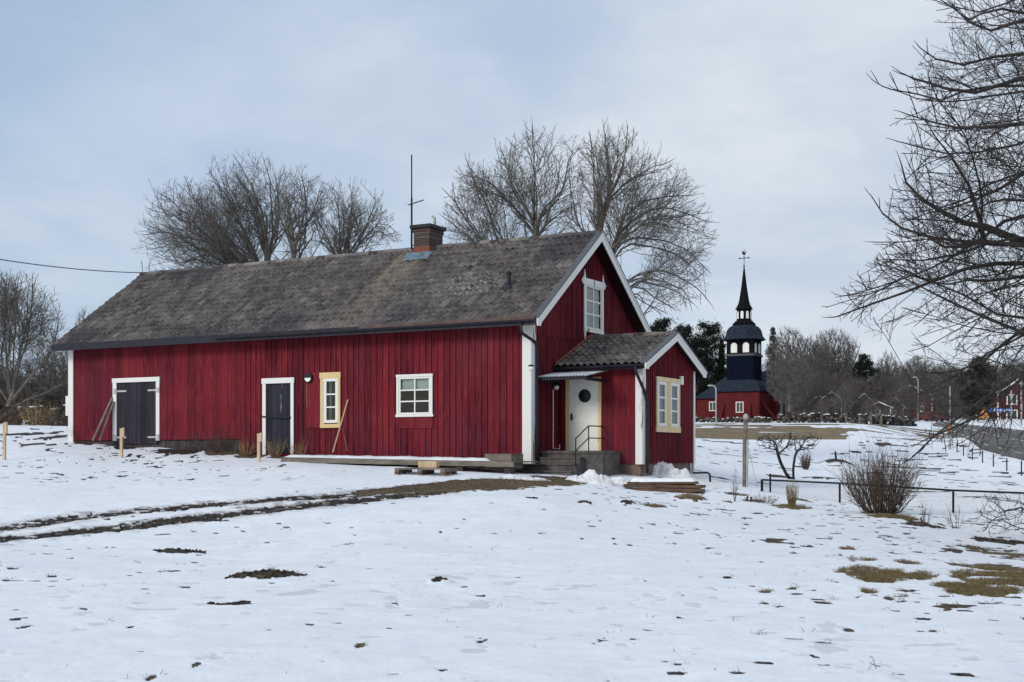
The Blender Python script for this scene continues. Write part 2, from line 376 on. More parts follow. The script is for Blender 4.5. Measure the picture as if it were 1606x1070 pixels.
for p in [(278,866,44,4,1.3,.1,.06),(418,906,60,7,1.2,.1,.08,.8),(365,950,34,5,.75,.1),(690,916,20,6,1.3,.1,.07),(728,923,8,2,1,.2),(752,935,12,2,.8,.3),
          (488,983,10,3,.9,.4),(530,982,10,3,.6,.4),(564,1018,8,3,.9,.5),(308,1048,5,2,.9,.5),(238,1066,7,2,.9,.5),
          (918,791,13,4,1.2,.1,.08),(834,783,10,2,1.1,.1),(985,791,15,4,1.3,.1,.09),(1025,794,20,3,1.1,.6,.02),(958,790,5,2,1,.1),(1081,784,26,6,1.6,.75,.14,.35),
          (1510,1058,18,3,.7,.3),(1374,1044,8,2,1,.1),(1335,992,14,3,.6,.1),(1445,975,12,2,.7,.2),(1280,1032,10,2,.6,.1),
          (1220,852,26,8,.5,.4),(1330,861,14,3,1,.6),(1360,880,40,4,.9,.85,0,1.5),(1425,884,20,4,.8,.6),(1375,914,20,4,.8,.8,0,1.5),(1405,905,44,8,.5,.6,0,1.8),(1365,932,12,3,1,.6),
          (1395,943,12,3,1,.4),(1500,956,22,6,.7,.4),(1200,930,14,3,.8,.7),(1200,947,10,2,.9,.4),(1250,933,30,8,.35,.4),(1310,917,10,3,.8,.3),(1140,912,18,3,.7,.2),
          (1592,905,92,44,1.8,.9,.0,1.4),(1565,892,70,18,1.3,.5,0,1.5),(1600,872,80,20,1.2,.5,0,1.5),(1560,915,60,22,1.5,.9,0,1.0),(1540,862,30,6,.9,.3),(1560,849,40,5,1.0,.15),(1605,852,22,6,1.1,.1),(1500,866,20,4,.8,.4),(1535,930,60,14,1.5,.95,0,1.2),
          (1400,814,34,7,1.0,.95,.05,.6),(1445,824,26,4,.9,.3),(1370,805,20,3,.9,.2),(1090,775,10,2,.6,.3),
          (1150,776,14,3,1,.4),(1165,778,10,4,.9,.7),(1180,787,20,2,.8,.5),(1240,795,26,4,.8,.7),(1260,786,16,3,.7,.6)]:
    patch(*p)
# strip of bare earth along the barn wall and by the corner
for p in [(150,694,36,5,1.3,.35),(210,700,40,5,1.3,.15),(290,706,46,6,1.4,.2),(350,709,34,6,1.3,.5),(395,714,26,6,1.2,.5),(440,716,26,5,1,.7),(490,715,24,4,.8,.5),
          (80,697,14,3,1.1,.1),(44,698,16,2.4,1.1,.1),(70,688,26,2,1,.1),(100,684,14,2,1,.2),(25,681,30,2,1.0,.1),(60,680,30,2.4,.8,.1),(60,674,20,1.5,.7,.1)]:
    patch(*p)
# mound in the field, garden stones, thawed strip under the churchyard
for p in [(1313,729,24,7,1.5,.1,.35,.4,50),(1225,750,28,6,1.1,.3,.1,.6,40),(1285,752,30,4,.8,.3,.1,.8,40),(1255,734,18,4,.8,.2,.1,.6,40)]:
    patch(*p)
pxg = CX + F * GX / np.maximum(GY, 1)
def band(xa, xb, da, db, slope, g, edge, fade=40):
    d = GY - slope * (pxg - xa) / 100
    v = sstep(d, da - edge, da + edge) * (1 - sstep(d, db - edge, db + edge)) * sstep(pxg, xa - fade, xa) * (1 - sstep(pxg, xb - fade, xb + fade)) * front
    v = sstep(v + ((nC - .5) * .9 + (nA - .5) * .8) * (v > .01), .35, .6)
    v = v * (1 - sstep(fbm(GX * .2 + GY * .12, GY * .7, 4, 63), .5, .56) * sstep(GY, 103, 107)); bare[:] = np.maximum(bare, v); grass[:] = np.maximum(grass, v * g)
band(900, 1320, 100, 110.5, -.3, .95, 1.2, 60)
mm = front & (GY > 96) & (GY < 128) & (pxg > 1000) & (pxg < 1520)
furrow = fbm(GX * .16 + GY * .10, GY * .55, 4, 33)
v = sstep(furrow, .47, .53) * sstep(GY, 97, 103) * (1 - sstep(GY, 124, 130)) * mm
bare[:] = np.maximum(bare, v * .9); grass[:] = np.maximum(grass, v * .7)
# leaf litter under the trees, dark verge of the road
under = np.maximum(sstep(GY, 176, 188) * (pxg > 1000) * (1 - sstep(pxg, 1380, 1400) * (1 - sstep(pxg, 1640, 1660))) * sstep(nC + .2, .3, .5), sstep(GY, 70, 78) * (pxg < 500) * sstep(nC + .25, .3, .5)) * front
bare[:] = np.maximum(bare, under); grass[:] = np.where(under > .3, .45, grass)
# speckling: small melt holes and painted grey pit shade, denser to the right and in the far field
def specks(freq, th, dens, strength, sel, seed):
    s = fbm(GX * freq, GY * freq, 3, seed); l = fbm(GX * .22, GY * .22, 3, seed + 50)
    t = th + (.5 - l) * .42 - dens
    v = sstep(s, t, t + .05) * strength * sel
    return v
nearsel = front & (GY < 48)
thin = specks(6.5, .755, sstep(pxg, 200, 1500) * .05, .34, nearsel, 91) * (.4 + .6 * vnoise(GX * 2, GY * 2, 5))  # soft grey dashes that paint the shade of shallow pits
thin = np.maximum(thin, specks(3.1, .76, 0, .34, front & (GY < 60), 95))
bare[:] = np.maximum(bare, thin)
right = sstep(pxg, 300, 1500)
v = specks(4.2, .815, right * .085, .9, nearsel, 71); bare[:] = np.maximum(bare, v); grass[:] = np.where(v > .1, np.maximum(grass, .35), grass)
leftup = sstep(GY, 29, 36) * (1 - sstep(pxg, 350, 700))
v = specks(2.6, .72, 0, .9, nearsel * leftup, 78); bare[:] = np.maximum(bare, v)
v = specks(1.15, .70, sstep(pxg, 1250, 1600) * .05, .8, front & (GY > 38) & (GY < 100) & (pxg > 1050), 75); bare[:] = np.maximum(bare, v)
# wheel ruts and the gravelly turning place by the steps
def polyd(pts):
    P = [ground(*p) for p in pts]; best = np.full(len(GX), 1e9); tt = np.zeros(len(GX))
    sel = np.where(front & (GY < 48) & (GY > 12))[0]; x, y = GX[sel], GY[sel]
    bb = best[sel]; ts = tt[sel]
    for i in range(len(P) - 1):
        a, b = P[i], P[i+1]; dx, dy = b.x - a.x, b.y - a.y; L2 = dx*dx + dy*dy
        t = np.clip(((x - a.x)*dx + (y - a.y)*dy) / L2, 0, 1); q = np.hypot(x - a.x - t*dx, y - a.y - t*dy)
        w = q < bb; bb[w] = q[w]; ts[w] = (i + t[w]) / (len(P) - 1)
    best[sel] = bb; tt[sel] = ts; return best, tt
UP = [(-260,848),(-120,838),(0,829),(102,815),(219,804),(302,796.5),(401,788),(500,782),(609,773),(675,766),(755,757)]
LO = [(-260,872),(-120,860),(0,846),(109,837),(204,828),(310,815.5),(401,805),(500,793),(573,784),(664,775.5),(720,769)]
GR = [(600,773),(690,765),(760,760),(830,757),(880,752)]
du, tu = polyd(UP); dl, tl_ = polyd(LO); dg, tg = polyd(GR)
wob = (nB - .5) * .75 + (nA - .5) * .6
vu = 1 - sstep(du + wob * .9, .30, .46); vl = 1 - sstep(dl + wob * .9, .36, .54)
vg = 1 - sstep(dg + wob * 1.5, .6 + .65 * np.sin(np.pi * np.clip(tg, 0, 1)), .95 + .65 * np.sin(np.pi * np.clip(tg, 0, 1)))
rk = fbm(GX * 7, GY * 7, 3, 83); vu = vu * (1 - .9 * sstep(rk, .60, .68)); vl = vl * (1 - .9 * sstep(rk, .64, .72))
trk = np.maximum(np.maximum(vu, vl), vg)
bare[:] = np.maximum(bare, trk); grass[:] = np.where(vg > .3, .32 + .3 * nC, np.where(np.maximum(vu, vl) > .2, 0.04, grass))
dirt[:] = np.maximum(sstep(-np.minimum(du, dl) + (nB - .5) * 1.1, -.95, -.25), 0) * (.45 + .55 * nA)
slush = sstep(nB + .35 * dirt, .66, .76) * dirt; bare[:] = np.maximum(bare, slush * .55)
dz -= .02 * np.maximum(vu, vl)
dz += .045 * sstep(-np.abs(np.minimum(du, dl) - .62) + (nB - .5) * .3, -.25, 0) * (nB - .1)
# snow lies on top of everything that is not bare
nearw = 1 - sstep(GY, 55, 110)
roll = (fbm(GX * .45, GY * .45, 4, 41) - .5) * .10 + (fbm(GX * 1.6, GY * 1.6, 3, 43) - .5) * .030 + (fbm(GX * 6, GY * 6, 3, 44) - .5) * .008
GZ = GZ0 + roll * nearw * sstep(np.hypot(GX, GY), 3, 9) + dz + .016 * (1 - bare) * front * nearw + bare * (nB - .5) * .05 * nearw
me = bpy.data.meshes.new('snowy_ground')
idx = np.arange(na * nr).reshape(nr, na); nx = np.roll(idx, -1, axis=1)
quads = np.stack([idx[:-1], nx[:-1], nx[1:], idx[1:]], -1).reshape(-1, 4)[:, ::-1]
V = np.stack([GX, GY, GZ], -1)
V = np.vstack([V, [[0, 0, 0]]]); capf = [(na * nr, int(nx[0, j]), int(idx[0, j])) for j in range(na)]
nq = len(quads); me.vertices.add(len(V)); me.vertices.foreach_set('co', V.astype(np.float32).ravel())
me.loops.add(nq * 4 + len(capf) * 3)
me.loops.foreach_set('vertex_index', np.concatenate([quads.ravel(), np.array(capf).ravel()]).astype(np.int32))
me.polygons.add(nq + len(capf))
me.polygons.foreach_set('loop_start', np.concatenate([np.arange(nq) * 4, nq * 4 + np.arange(len(capf)) * 3]).astype(np.int32))
me.update(calc_edges=True); me.polygons.foreach_set('use_smooth', [True] * len(me.polygons))
for nm, a in (('bare', bare), ('grass', grass), ('dirt', dirt)):
    q = me.attributes.new(nm, 'FLOAT', 'POINT'); q.data.foreach_set('value', np.append(np.clip(a, 0, 1), 0).astype(np.float32))
k = NT('snow_and_thawed_ground', .8, .25)
n1_ = k.noise(2.2, 6, .62); n2_ = k.noise(16, 5, .65); n3_ = k.noise(70, 3, .7); n4_ = k.noise(.35, 4, .5)
snowc = k.mix(k.rmp(n1_, .3, .7), (.76, .785, .822), (.835, .855, .88))
snowc = k.mix(k.math('MULTIPLY', k.rmp(n4_, .45, .7), .35), snowc, (.69, .72, .78))
snowc = k.mix(k.rmp(k.attr('bare'), .08, .5, 0., .62), snowc, (.42, .44, .47))  # shade of shallow pits put into the snow colour; greys slush edges too
snowc = k.mix(k.math('MULTIPLY', k.attr('dirt'), k.rmp(n2_, .3, .7, .25, 1.)), snowc, (.34, .305, .275))
soil = k.mix(k.rmp(n2_, .3, .7), (.012, .009, .008), (.060, .043, .033))
gr = k.mix(k.rmp(k.math('ADD', k.math('MULTIPLY', n3_, .5), k.math('MULTIPLY', n2_, .5)), .38, .62), (.052, .040, .022), (.40, .285, .165))
gr = k.mix(k.math('MULTIPLY', k.rmp(n1_, .45, .65), .45), gr, (.115, .120, .045))
gr = k.mix(k.math('MULTIPLY', k.rmp(k.noise(.9, 5, .7, (1, 1, 1), 0, (4, 2, 0)), .42, .6), .6), gr, (.105, .078, .045))
bc = k.mix(k.rmp(k.math('ADD', k.attr('grass'), k.math('MULTIPLY', n2_, .4)), .5, .95), soil, gr)
msk = k.rmp(k.math('ADD', k.attr('bare'), k.math('MULTIPLY', k.math('SUBTRACT', n3_, .5), .7)), .40, .60)
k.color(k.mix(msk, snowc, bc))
hb_ = k.math('ADD', k.math('MULTIPLY', n1_, 1.0), k.math('ADD', k.math('MULTIPLY', n2_, .35), k.math('MULTIPLY', n3_, .12)))
k.bump(hb_, .38, .07)
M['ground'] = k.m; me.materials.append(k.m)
go = bpy.data.objects.new('snowy_ground', me); COL.objects.link(go); tag(go, 'snow covered ground with thawed patches and wheel ruts', 'ground', kind='structure')
# ------------------------------------------------------------ the red house
YAW = R(28.62); CA, SA = math.cos(YAW), math.sin(YAW)
HX, HY, HZ = .5304, 36.0, 1.13            # near corner of the long wall; local x to the right along it, y into the house
HO = EYE - HZ                              # local z of eye level
def hw(x, y, z):                           # house-local -> world
    return Vector((HX + x*CA + y*SA, HY - x*SA + y*CA, HZ + z))
def onwall(px, py, y=0.):                  # photo pixel -> (x, z) on a wall parallel to the long wall
    kk = (px - CX) / F; x = (kk*(HY + y*CA) - HX - y*SA) / (CA + kk*SA); d = HY - x*SA + y*CA
    return x, (YH - py) * d / F + HO
def ongab(px, py, x=0.):                   # photo pixel -> (y, z) on a wall parallel to the gable
    kk = (px - CX) / F; y = (kk*(HY - x*SA) - HX - x*CA) / (SA - kk*CA); d = HY - x*SA + y*CA
    return y, (YH - py) * d / F + HO
LW, YC, WID = 18.22, 3.67, 7.34
HA, MS, EY = 6.806 + HO, .707, -.593       # ridge height, pitch, eave line
ROV, LEND = .535, 18.49
PT0, PT1, PL = 1.77, 5.85, 2.62            # porch: south wall, north wall, projection
PYC, PHA, PM, POV, PE = 3.817, 3.623 + HO, .417, .307, .406
BASE = -.249 + HO                          # lower edge of the cladding
def roofz(y): return HA - MS * abs(y - YC)
def proofz(y): return PHA - PM * abs(y - PYC)
house = thing('red_house', 'long red wooden house with grey tiled roof, brick chimney and small gabled porch', 'house', (HX, HY, HZ), -YAW)

def boards(mb, a0, a1, bot, top, holes, axis, face, w=.2, batten=.045, thick=.03, jit=.12, bth=.026, out=-1, seamdark=0, rng=random):
    """vertical boards with cover battens on a plane; axis 'x' or 'y'; bot/top functions or numbers; holes (a0,a1,z0,z1)"""
    fb = bot if callable(bot) else (lambda a: bot); ft = top if callable(top) else (lambda a: top)
    def slab(u0, u1, off, tone):
        cuts = sorted({u0, u1, *[h for q in holes for h in q[:2] if u0 < h < u1]})
        for c0, c1 in zip(cuts[:-1], cuts[1:]):
            m = (c0 + c1) / 2; segs = [(None, None)]
            hz = sorted([(q[2], q[3]) for q in holes if q[0] <= m <= q[1]])
            lo = None; spans = []
            for z0_, z1_ in hz: spans.append((lo, z0_)); lo = z1_
            spans.append((lo, None))
            for zl, zh in spans:
                za, zb = (fb(c0), fb(c1)) if zl is None else (zl, zl)
                zc, zd = (ft(c0), ft(c1)) if zh is None else (zh, zh)
                if max(zc, zd) - min(za, zb) < .02: continue
                f0, f1 = face, face + out * off
                if axis == 'x': v = [(c0,f0,za),(c1,f0,zb),(c1,f0,zd),(c0,f0,zc),(c0,f1,za),(c1,f1,zb),(c1,f1,zd),(c0,f1,zc)]
                else: v = [(f0,c0,za),(f0,c1,zb),(f0,c1,zd),(f0,c0,zc),(f1,c0,za),(f1,c1,zb),(f1,c1,zd),(f1,c0,zc)]
                mb.add(v, [(0,3,2,1),(4,5,6,7),(0,1,5,4),(1,2,6,5),(2,3,7,6),(3,0,4,7)], tone)
    a = a0
    while a < a1 - .01:
        ww = min(w * (1 + rng.uniform(-jit, jit)), a1 - a); 
        if a1 - a - ww < .06: ww = a1 - a
        tone = .5 + max(-.2, min(.22, rng.gauss(0, .10)))
        slab(a + .003, a + ww - .003, thick + rng.uniform(-.004, .004), tone)
        if batten and a + ww < a1 - .02:
            slab(a + ww - batten / 2, a + ww + batten / 2, thick + bth + rng.uniform(-.003, .003), tone + rng.gauss(.04, .06))
        a += ww

# --- openings of the long wall
xb = onwall(378, 650)[0]
BD = (*[onwall(185.5, 600)[0], onwall(246.5, 600)[0]], onwall(215, 699)[1], onwall(215, 600)[1])
PD = (onwall(420.5, 602)[0], onwall(458.5, 602)[0], onwall(440, 712)[1], onwall(440, 602.5)[1])
NW = (onwall(511.5, 594)[0], onwall(532, 594)[0], onwall(521, 662)[1], onwall(521, 594.5)[1])
BW = (onwall(626, 590)[0], onwall(679, 590)[0], onwall(652, 651.5)[1], onwall(652, 590.5)[1])
barnbot = onwall(250, 690)[1]
mb = MB(); rg = random.Random(3)
eave_top = roofz(0) - .12
boards(mb, -LW, xb, barnbot, eave_top, [BD], 'x', 0, .30, 0, .03, .35, rng=rg)
boards(mb, xb, 0, BASE, eave_top, [PD, NW, BW], 'x', 0, .212, .05, .03, .06, rng=rg)
# replaced smooth panels by the narrow window and below the big one
x0, za = onwall(482, 585); x1, zb = onwall(504.5, 671)
mb.box(x0, x1, -.064, -.03, zb, za, .66)
x0, za = onwall(623.5, 655.5); x1, zb = onwall(680.5, 671.5); mb.box(x0, x1, -.064, -.03, zb, za, .62)
mb.build('wall', M['red'], house)
mb = MB(); boards(mb, .0, WID, lambda y: BASE, lambda y: min(roofz(y) - .14, onwall(0, 0)[1] * 0 + 3.93 + HO * 0), [(0, 0, 0, 0)], 'y', 0, .16, .04, .012, .1, .02, 1, rng=rg)
GZ1 = ongab(843, 517)[1]; 
gW = (ongab(915.3, 450)[0], ongab(938.6, 450)[0], ongab(926, 519.5)[1], ongab(926, 446)[1])
rg2 = random.Random(5)
boards(mb, .0, WID, lambda y: 3.88 + .05 * (int(y / .16) % 2), lambda y: max(roofz(y) - .14, 3.9), [gW], 'y', .012, .16, .04, .03, .1, .022, 1, rng=rg2)
mb.build('wall', M['red'], house)
mb = MB(); mb.box(-LW, -.02, WID - .03, WID, BASE - .2, roofz(WID) - .12); 
mb.prism([(.02, BASE - .3), (WID - .03, BASE - .3), (WID - .03, roofz(WID) - .15), (YC, HA - .2), (.02, roofz(0) - .15)], 'x', -LW, -LW + .03)
mb.build('wall', M['red'], house)
# dark interior behind the windows
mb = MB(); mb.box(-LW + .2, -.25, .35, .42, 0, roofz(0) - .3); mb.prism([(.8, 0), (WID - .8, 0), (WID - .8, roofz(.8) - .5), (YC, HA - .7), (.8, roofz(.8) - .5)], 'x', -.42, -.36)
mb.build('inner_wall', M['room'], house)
# plinths
mb = MB(); x = -LW + .02
while x < xb:
    w_ = rg.uniform(.7, 1.3); mb.box(x, min(x + w_, xb) - .03, .03 + rg.uniform(0, .02), .4, -.5, barnbot - .004, rg.random()); x += w_
mb.build('foundation', M['stone'], house)
mb = MB(); mb.box(xb, -.02, .03, .4, -.8, BASE - .004); mb.box(-.4, -.03, .405, WID - .03, -.8, BASE - .004)
mb.build('foundation', M['concrete'], house)

# --- corner boards
def corner(bx, name='corner_board', mat='peel'): o = MB(); [o.box(*b[:6], .5 + .2 * i) for i, b in enumerate(bx)]; return o.build(name, M[mat], house)
corner([(-.235, .048, -.075, -.048, BASE - .02, roofz(0) - .2), (.035, .062, -.047, .20, BASE - .02, roofz(0) - .2)])
corner([(-LW - .02, onwall(116.5, 600)[0], -.06, -.034, barnbot - .05, roofz(0) - .2), (-LW - .05, -LW - .022, -.06, .2, barnbot - .05, roofz(0) - .2)], mat='white')
mb = MB(); mb.box(-LW - .30, -LW - .052, .05, .3, onwall(107, 652)[1], onwall(107, 621)[1]); mb.build('meter_cabinet', M['white'], house)

# --- pantile roofs
def pantiles(x0, x1, yc, ye, ha, m, col=.215, row=.335, seed=1, side=-1, amp=.042, missing=0):
    """one slope as a real corrugated, stepped surface; side -1 = falls towards smaller y"""
    rs = np.random.default_rng(seed); L = abs(yc - ye) * math.hypot(1, m)
    nr_ = int(round(L / row)); row = L / nr_; nc = int(round((x1 - x0) / col)); col = (x1 - x0) / nc
    prof = [(0, -.25), (.12, .35), (.30, .95), (.45, .8), (.62, .1), (.78, -.5), (.92, -.62)]
    v = []; f = []; tn = []; c_, s_ = 1 / math.hypot(1, m), m / math.hypot(1, m)
    big = fbmg(rs, nc, nr_)
    for r in range(nr_):
        dip = rs.normal(0, .004)
        for c in range(nc):
            t = .5 + rs.normal(0, .08) + big[r, c]; lift = rs.normal(0, .005); sh = rs.normal(0, .008); b = len(v)
            for j, (e, o) in enumerate(((r * row - .0, .038), (r * row + row * .5, .018), ((r + 1) * row + .05, .0))):     # lower edge sits proud
                for u, h in prof + [(1.0, -.25)]:
                    q = L - (r + 1) * row + (row - (e - r * row)) if 0 else None
                    s = L - e                                     # distance from the ridge
                    hh = amp * h + o + lift + dip
                    y = yc + side * (s * c_ + 0) ; z = ha - s * s_
                    v.append((x0 + (c + u) * col + sh * (0 < u < 1), y + side * hh * s_, z + hh * c_))
            k_ = len(prof) + 1
            for j in range(2):
                for i in range(k_ - 1): f.append((b+j*k_+i, b+j*k_+i+1, b+(j+1)*k_+i+1, b+(j+1)*k_+i))
            e0 = len(v)                                            # front lip of the tile
            for i in range(k_): p = v[b + i]; v.append((p[0], p[1] - side * -.0 - side * .0, p[2] - .016))
            for i in range(k_ - 1): f.append((b+i, e0+i, e0+i+1, b+i+1))
            tn += [t] * (len(v) - b)
    return v, f, tn
def fbmg(rs, nc, nr_):
    X, Y = np.meshgrid(np.arange(nc) * .12, np.arange(nr_) * .2); return (fbm(X, Y, 3, int(rs.integers(100))) - .5) * .3
def roof(parent, x0, x1, yc, ye, ha, m, big, rowlen=.335, colw=.215, seed=1, x1n=None):
    mb = MB()
    for sd, sid in ((-1, 1), (1, 2)):
        v, f, t = pantiles(x0, x1, yc, ye, ha - .02, m, colw, rowlen, seed + sid, sd); mb.add(v, f if sd < 0 else [q[::-1] for q in f], t)
    o = mb.build('roof', M['tile'], parent)
    a = o.data.attributes.new('big', 'FLOAT', 'POINT'); a.data.foreach_set('value', np.full(len(o.data.vertices), float(big), np.float32))
    ov = abs(yc - ye)
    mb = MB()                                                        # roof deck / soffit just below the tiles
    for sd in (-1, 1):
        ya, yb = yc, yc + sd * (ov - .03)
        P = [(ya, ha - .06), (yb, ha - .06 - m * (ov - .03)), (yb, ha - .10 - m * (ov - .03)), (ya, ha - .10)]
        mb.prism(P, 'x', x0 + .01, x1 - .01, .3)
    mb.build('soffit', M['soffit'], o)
    mb = MB(); x = x0; rs = random.Random(seed)
    while x < x1 - .1:                                               # ridge tiles, lapped
        w_ = min(.36, x1 - x); rz = rs.uniform(-.008, .008)
        pts = [(.13 * math.cos(a), .115 * math.sin(a)) for a in np.linspace(-.15, math.pi + .15, 8)]
        v = [(xx, yc + p * s_, ha - .045 + q * s_ + rz) for xx, s_ in ((x, 1.0), (x + w_ + .03, .9)) for p, q in pts]
        n8 = 8; ff = [(i, i + 1, n8 + i + 1, n8 + i) for i in range(n8 - 1)] + [tuple(range(n8))]
        mb.add(v, ff, .5 + rs.gauss(0, .2)); x += w_
    o2 = mb.build('ridge_tiles', M['tile'], o); return o
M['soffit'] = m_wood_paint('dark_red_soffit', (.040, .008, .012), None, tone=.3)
rf = roof(house, -LEND, ROV - .06, YC, EY, HA, MS, 1, .335, .215, 10)
# barge boards, verge strip
def barge(parent, x, yc, ha, m, ya, yb, w, foot, mat='white', strip=True):
    for s, ye in ((-1, ya), (1, yb)):
        mb = MB(); e = abs(ye - yc)
        P = [(yc, ha), (yc + s*e, ha - m*e), (yc + s*e, ha - m*e - w*.55), (yc + s*(e - .02), ha - m*e - w*.75),
             (yc + s*(e - foot), ha - m*(e) - w*.72), (yc + s*(e - foot - .06), ha - m*(e - foot - .06) - w), (yc, ha - w)]
        if s > 0: P = P[::-1]
        mb.prism(P, 'x', x - .03, x, .5 + .1 * s); 
        P2 = [(yc, ha + .002), (yc + s*e, ha - m*e + .002), (yc + s*e, ha - m*e - .065), (yc, ha - .065)]
        if s > 0: P2 = P2[::-1]
        mb.prism(P2, 'x', x + .002, x + .022, .7)
        mb.build('barge_board', M[mat], parent)
        if strip:
            mb = MB(); P = [(yc, ha + .05), (yc + s*e, ha - m*e + .05), (yc + s*e, ha - m*e + .005), (yc, ha + .005)]
            if s > 0: P = P[::-1]
            mb.prism(P, 'x', x - .17, x + .03); mb.build('verge_strip', M['verge'], parent)
M['verge'] = m_plain('grey_sheet_metal', (.085, .092, .105), .5, .15, 8)
barge(house, ROV, YC, HA - .01, MS, EY - .02, 2*YC - EY + .02, .27, .20)
barge(house, -LEND + .03, YC, HA - .01, MS, EY - .02, 2*YC - EY + .02, .16, .1, 'gutter', False)
# eave fascia and gutter
def gutter(parent, pts, r=.07, mat='gutter'):
    mb = MB(); a, b = Vector(pts[0]), Vector(pts[1]); prof = [(r*math.cos(t), r*math.sin(t)) for t in np.linspace(math.pi, 2*math.pi, 9)]
    prof += [(p*.85, q*.85) for p, q in prof[::-1]]; n = len(prof)
    d = (b - a).normalized(); side = Vector((d.y, -d.x, 0))
    v = [tuple(P + side*p + Vector((0, 0, q))) for P in (a, b) for p, q in prof]
    mb.add(v, [tuple(range(n))[::-1], tuple(range(n, 2*n))] + [(i, (i+1) % n, n+(i+1) % n, n+i) for i in range(n)]); return mb.build('gutter', M[mat], parent)
ez = roofz(EY)
mb = MB(); mb.box(-LEND + .04, ROV - .05, EY - .045, EY - .005, ez - .20, ez + .035); mb.build('fascia', M['gutter'], house)
mb = MB(); mb.box(-LEND + .04, ROV - .05, 2*YC - EY - .045, 2*YC - EY - .02, ez - .20, ez - .05); mb.build('fascia', M['gutter'], house)
xe = onwall(565, 505, EY)[0]; mb = MB(); x = ROV - .06
while x > xe: mb.box(max(x - .9, xe), x - .006, EY - .06, EY - .047, ez - .04, ez + .05, random.random()); x -= .9
mb.build('eave_flashing', m_plain('brown_eave_sheet', (.11, .072, .066), .8, .3, 5), house)
gutter(house, ((ROV - .12, EY - .075, ez - .055), (-LEND + 7.5, EY - .075, ez - .06)))
def pipe(parent, pts, r=.045, mat='gutter', name='downpipe'):
    return MB().tube(pts, r, 10).build(name, M[mat], parent, True)
ox = onwall(817, 510, EY - .07)[0]
py_, pz_ = ongab(839, 540, .10)
pipe(house, [(ox, EY - .07, ez - .1), (ox, EY - .07, ez - .30), (ox + .03, EY - .06, ez - .42), (.10, .13, pz_ + .05), (.115, .16, pz_ - .08), (.115, .16, .9), (.115, .16, .18)])

# --- windows and doors of the long wall
def frame(parent, a0, a1, z0, z1, face, axis, wd, dep, mat, out=-1, name='frame', head=None, sill=None):
    mb = MB(); f0, f1 = sorted((face, face + out * dep))
    def b(u0, u1, c0, c1, t=.5, e=0):
        g0, g1 = (f0 - (e if out < 0 else 0), f1 + (e if out > 0 else 0))
        mb.box(u0, u1, g0, g1, c0, c1, t) if axis == 'x' else mb.box(g0, g1, u0, u1, c0, c1, t)
    L_, R_, B_, T_ = wd
    b(a0, a0 + L_, z0 + B_, z1 - T_, .4); b(a1 - R_, a1, z0 + B_, z1 - T_, .55)
    if T_: b(a0 - (head or 0), a1 + (head or 0), z1 - T_, z1, .6, .012)
    if B_: b(a0 - (sill or 0), a1 + (sill or 0), z0, z0 + B_, .5, .012)
    return mb.build(name, M[mat], parent)
def sash(parent, a0, a1, z0, z1, face, axis, cols, rows, mat, fw=.05, bar=.028, out=-1, blind=None, curtain=None, curt_d=.10):
    w = frame(parent, a0, a1, z0, z1, face, axis, (fw, fw, fw, fw), .04, mat, out, 'window')
    mb = MB(); ia0, ia1, iz0, iz1 = a0 + fw, a1 - fw, z0 + fw, z1 - fw
    def b(m, u0, u1, c0, c1, d0, d1, t=.5):
        g0, g1 = sorted((face + out*d0, face + out*d1)); m.box(u0, u1, g0, g1, c0, c1, t) if axis == 'x' else m.box(g0, g1, u0, u1, c0, c1, t)
    for i in range(1, cols): mb = MB(); m_ = ia0 + (ia1 - ia0) * i / cols; b(mb, m_ - bar/2, m_ + bar/2, iz0, iz1, 0, .03); mb.build('glazing_bar', M[mat], w)
    for i in range(1, rows): mb = MB(); m_ = iz0 + (iz1 - iz0) * i / rows; b(mb, ia0, ia1, m_ - bar/2, m_ + bar/2, .004, .028); mb.build('glazing_bar', M[mat], w)
    mb = MB(); b(mb, ia0, ia1, iz0, iz1, .008, .012); mb.build('pane', M['glass'], w)
    if blind: mb = MB(); b(mb, ia0, ia1, iz1 - (iz1 - iz0) * blind, iz1, -.05, -.045); mb.build('blind', M['blind'], w)
    if curtain:
        mb = MB()
        for u0, u1 in curtain:
            n = 14; P = [(ia0 + (ia1 - ia0) * (u0 + (u1 - u0) * i / n)) for i in range(n + 1)]
            v = []; 
            for i, u in enumerate(P):
                dd = face - out * (curt_d + .006 * math.sin(i * 1.3))
                for z_ in (iz0, iz1): v.append((u, dd, z_) if axis == 'x' else (dd, u, z_))
            mb.add(v, [(2*i, 2*i+2, 2*i+3, 2*i+1) for i in range(n)])
        mb.build('curtain', M['curtain'], w)
    return w
M['curtain'] = m_plain('pale_curtain', (.17, .195, .178), .9, .12, 5)
# big white window
a0, z1_ = onwall(624.3, 588.3); a1, z0_ = onwall(680.6, 653.5)
frame(house, a0, a1, z0_, z1_, -.062, 'x', (.075, .075, .07, .075), .03, 'white', -1, 'window_casing', .015, .03)
sash(house, a0 + .078, a1 - .078, z0_ + .073, z1_ - .078, -.035, 'x', 2, 3, 'white', .055, .04, -1, blind=.32)
# narrow window in pale yellow casing
a0, z1_ = onwall(505, 585); a1, z0_ = onwall(536, 671)
frame(house, a0, a1, z0_, z1_, -.062, 'x', (.13, .09, .12, .18), .03, 'cream', -1, 'window_casing', .02, 0)
sash(house, a0 + .133, a1 - .093, z0_ + .15, z1_ - .185, -.045, 'x', 1, 3, 'white', .09, .045, -1, curtain=[(0, .3)])
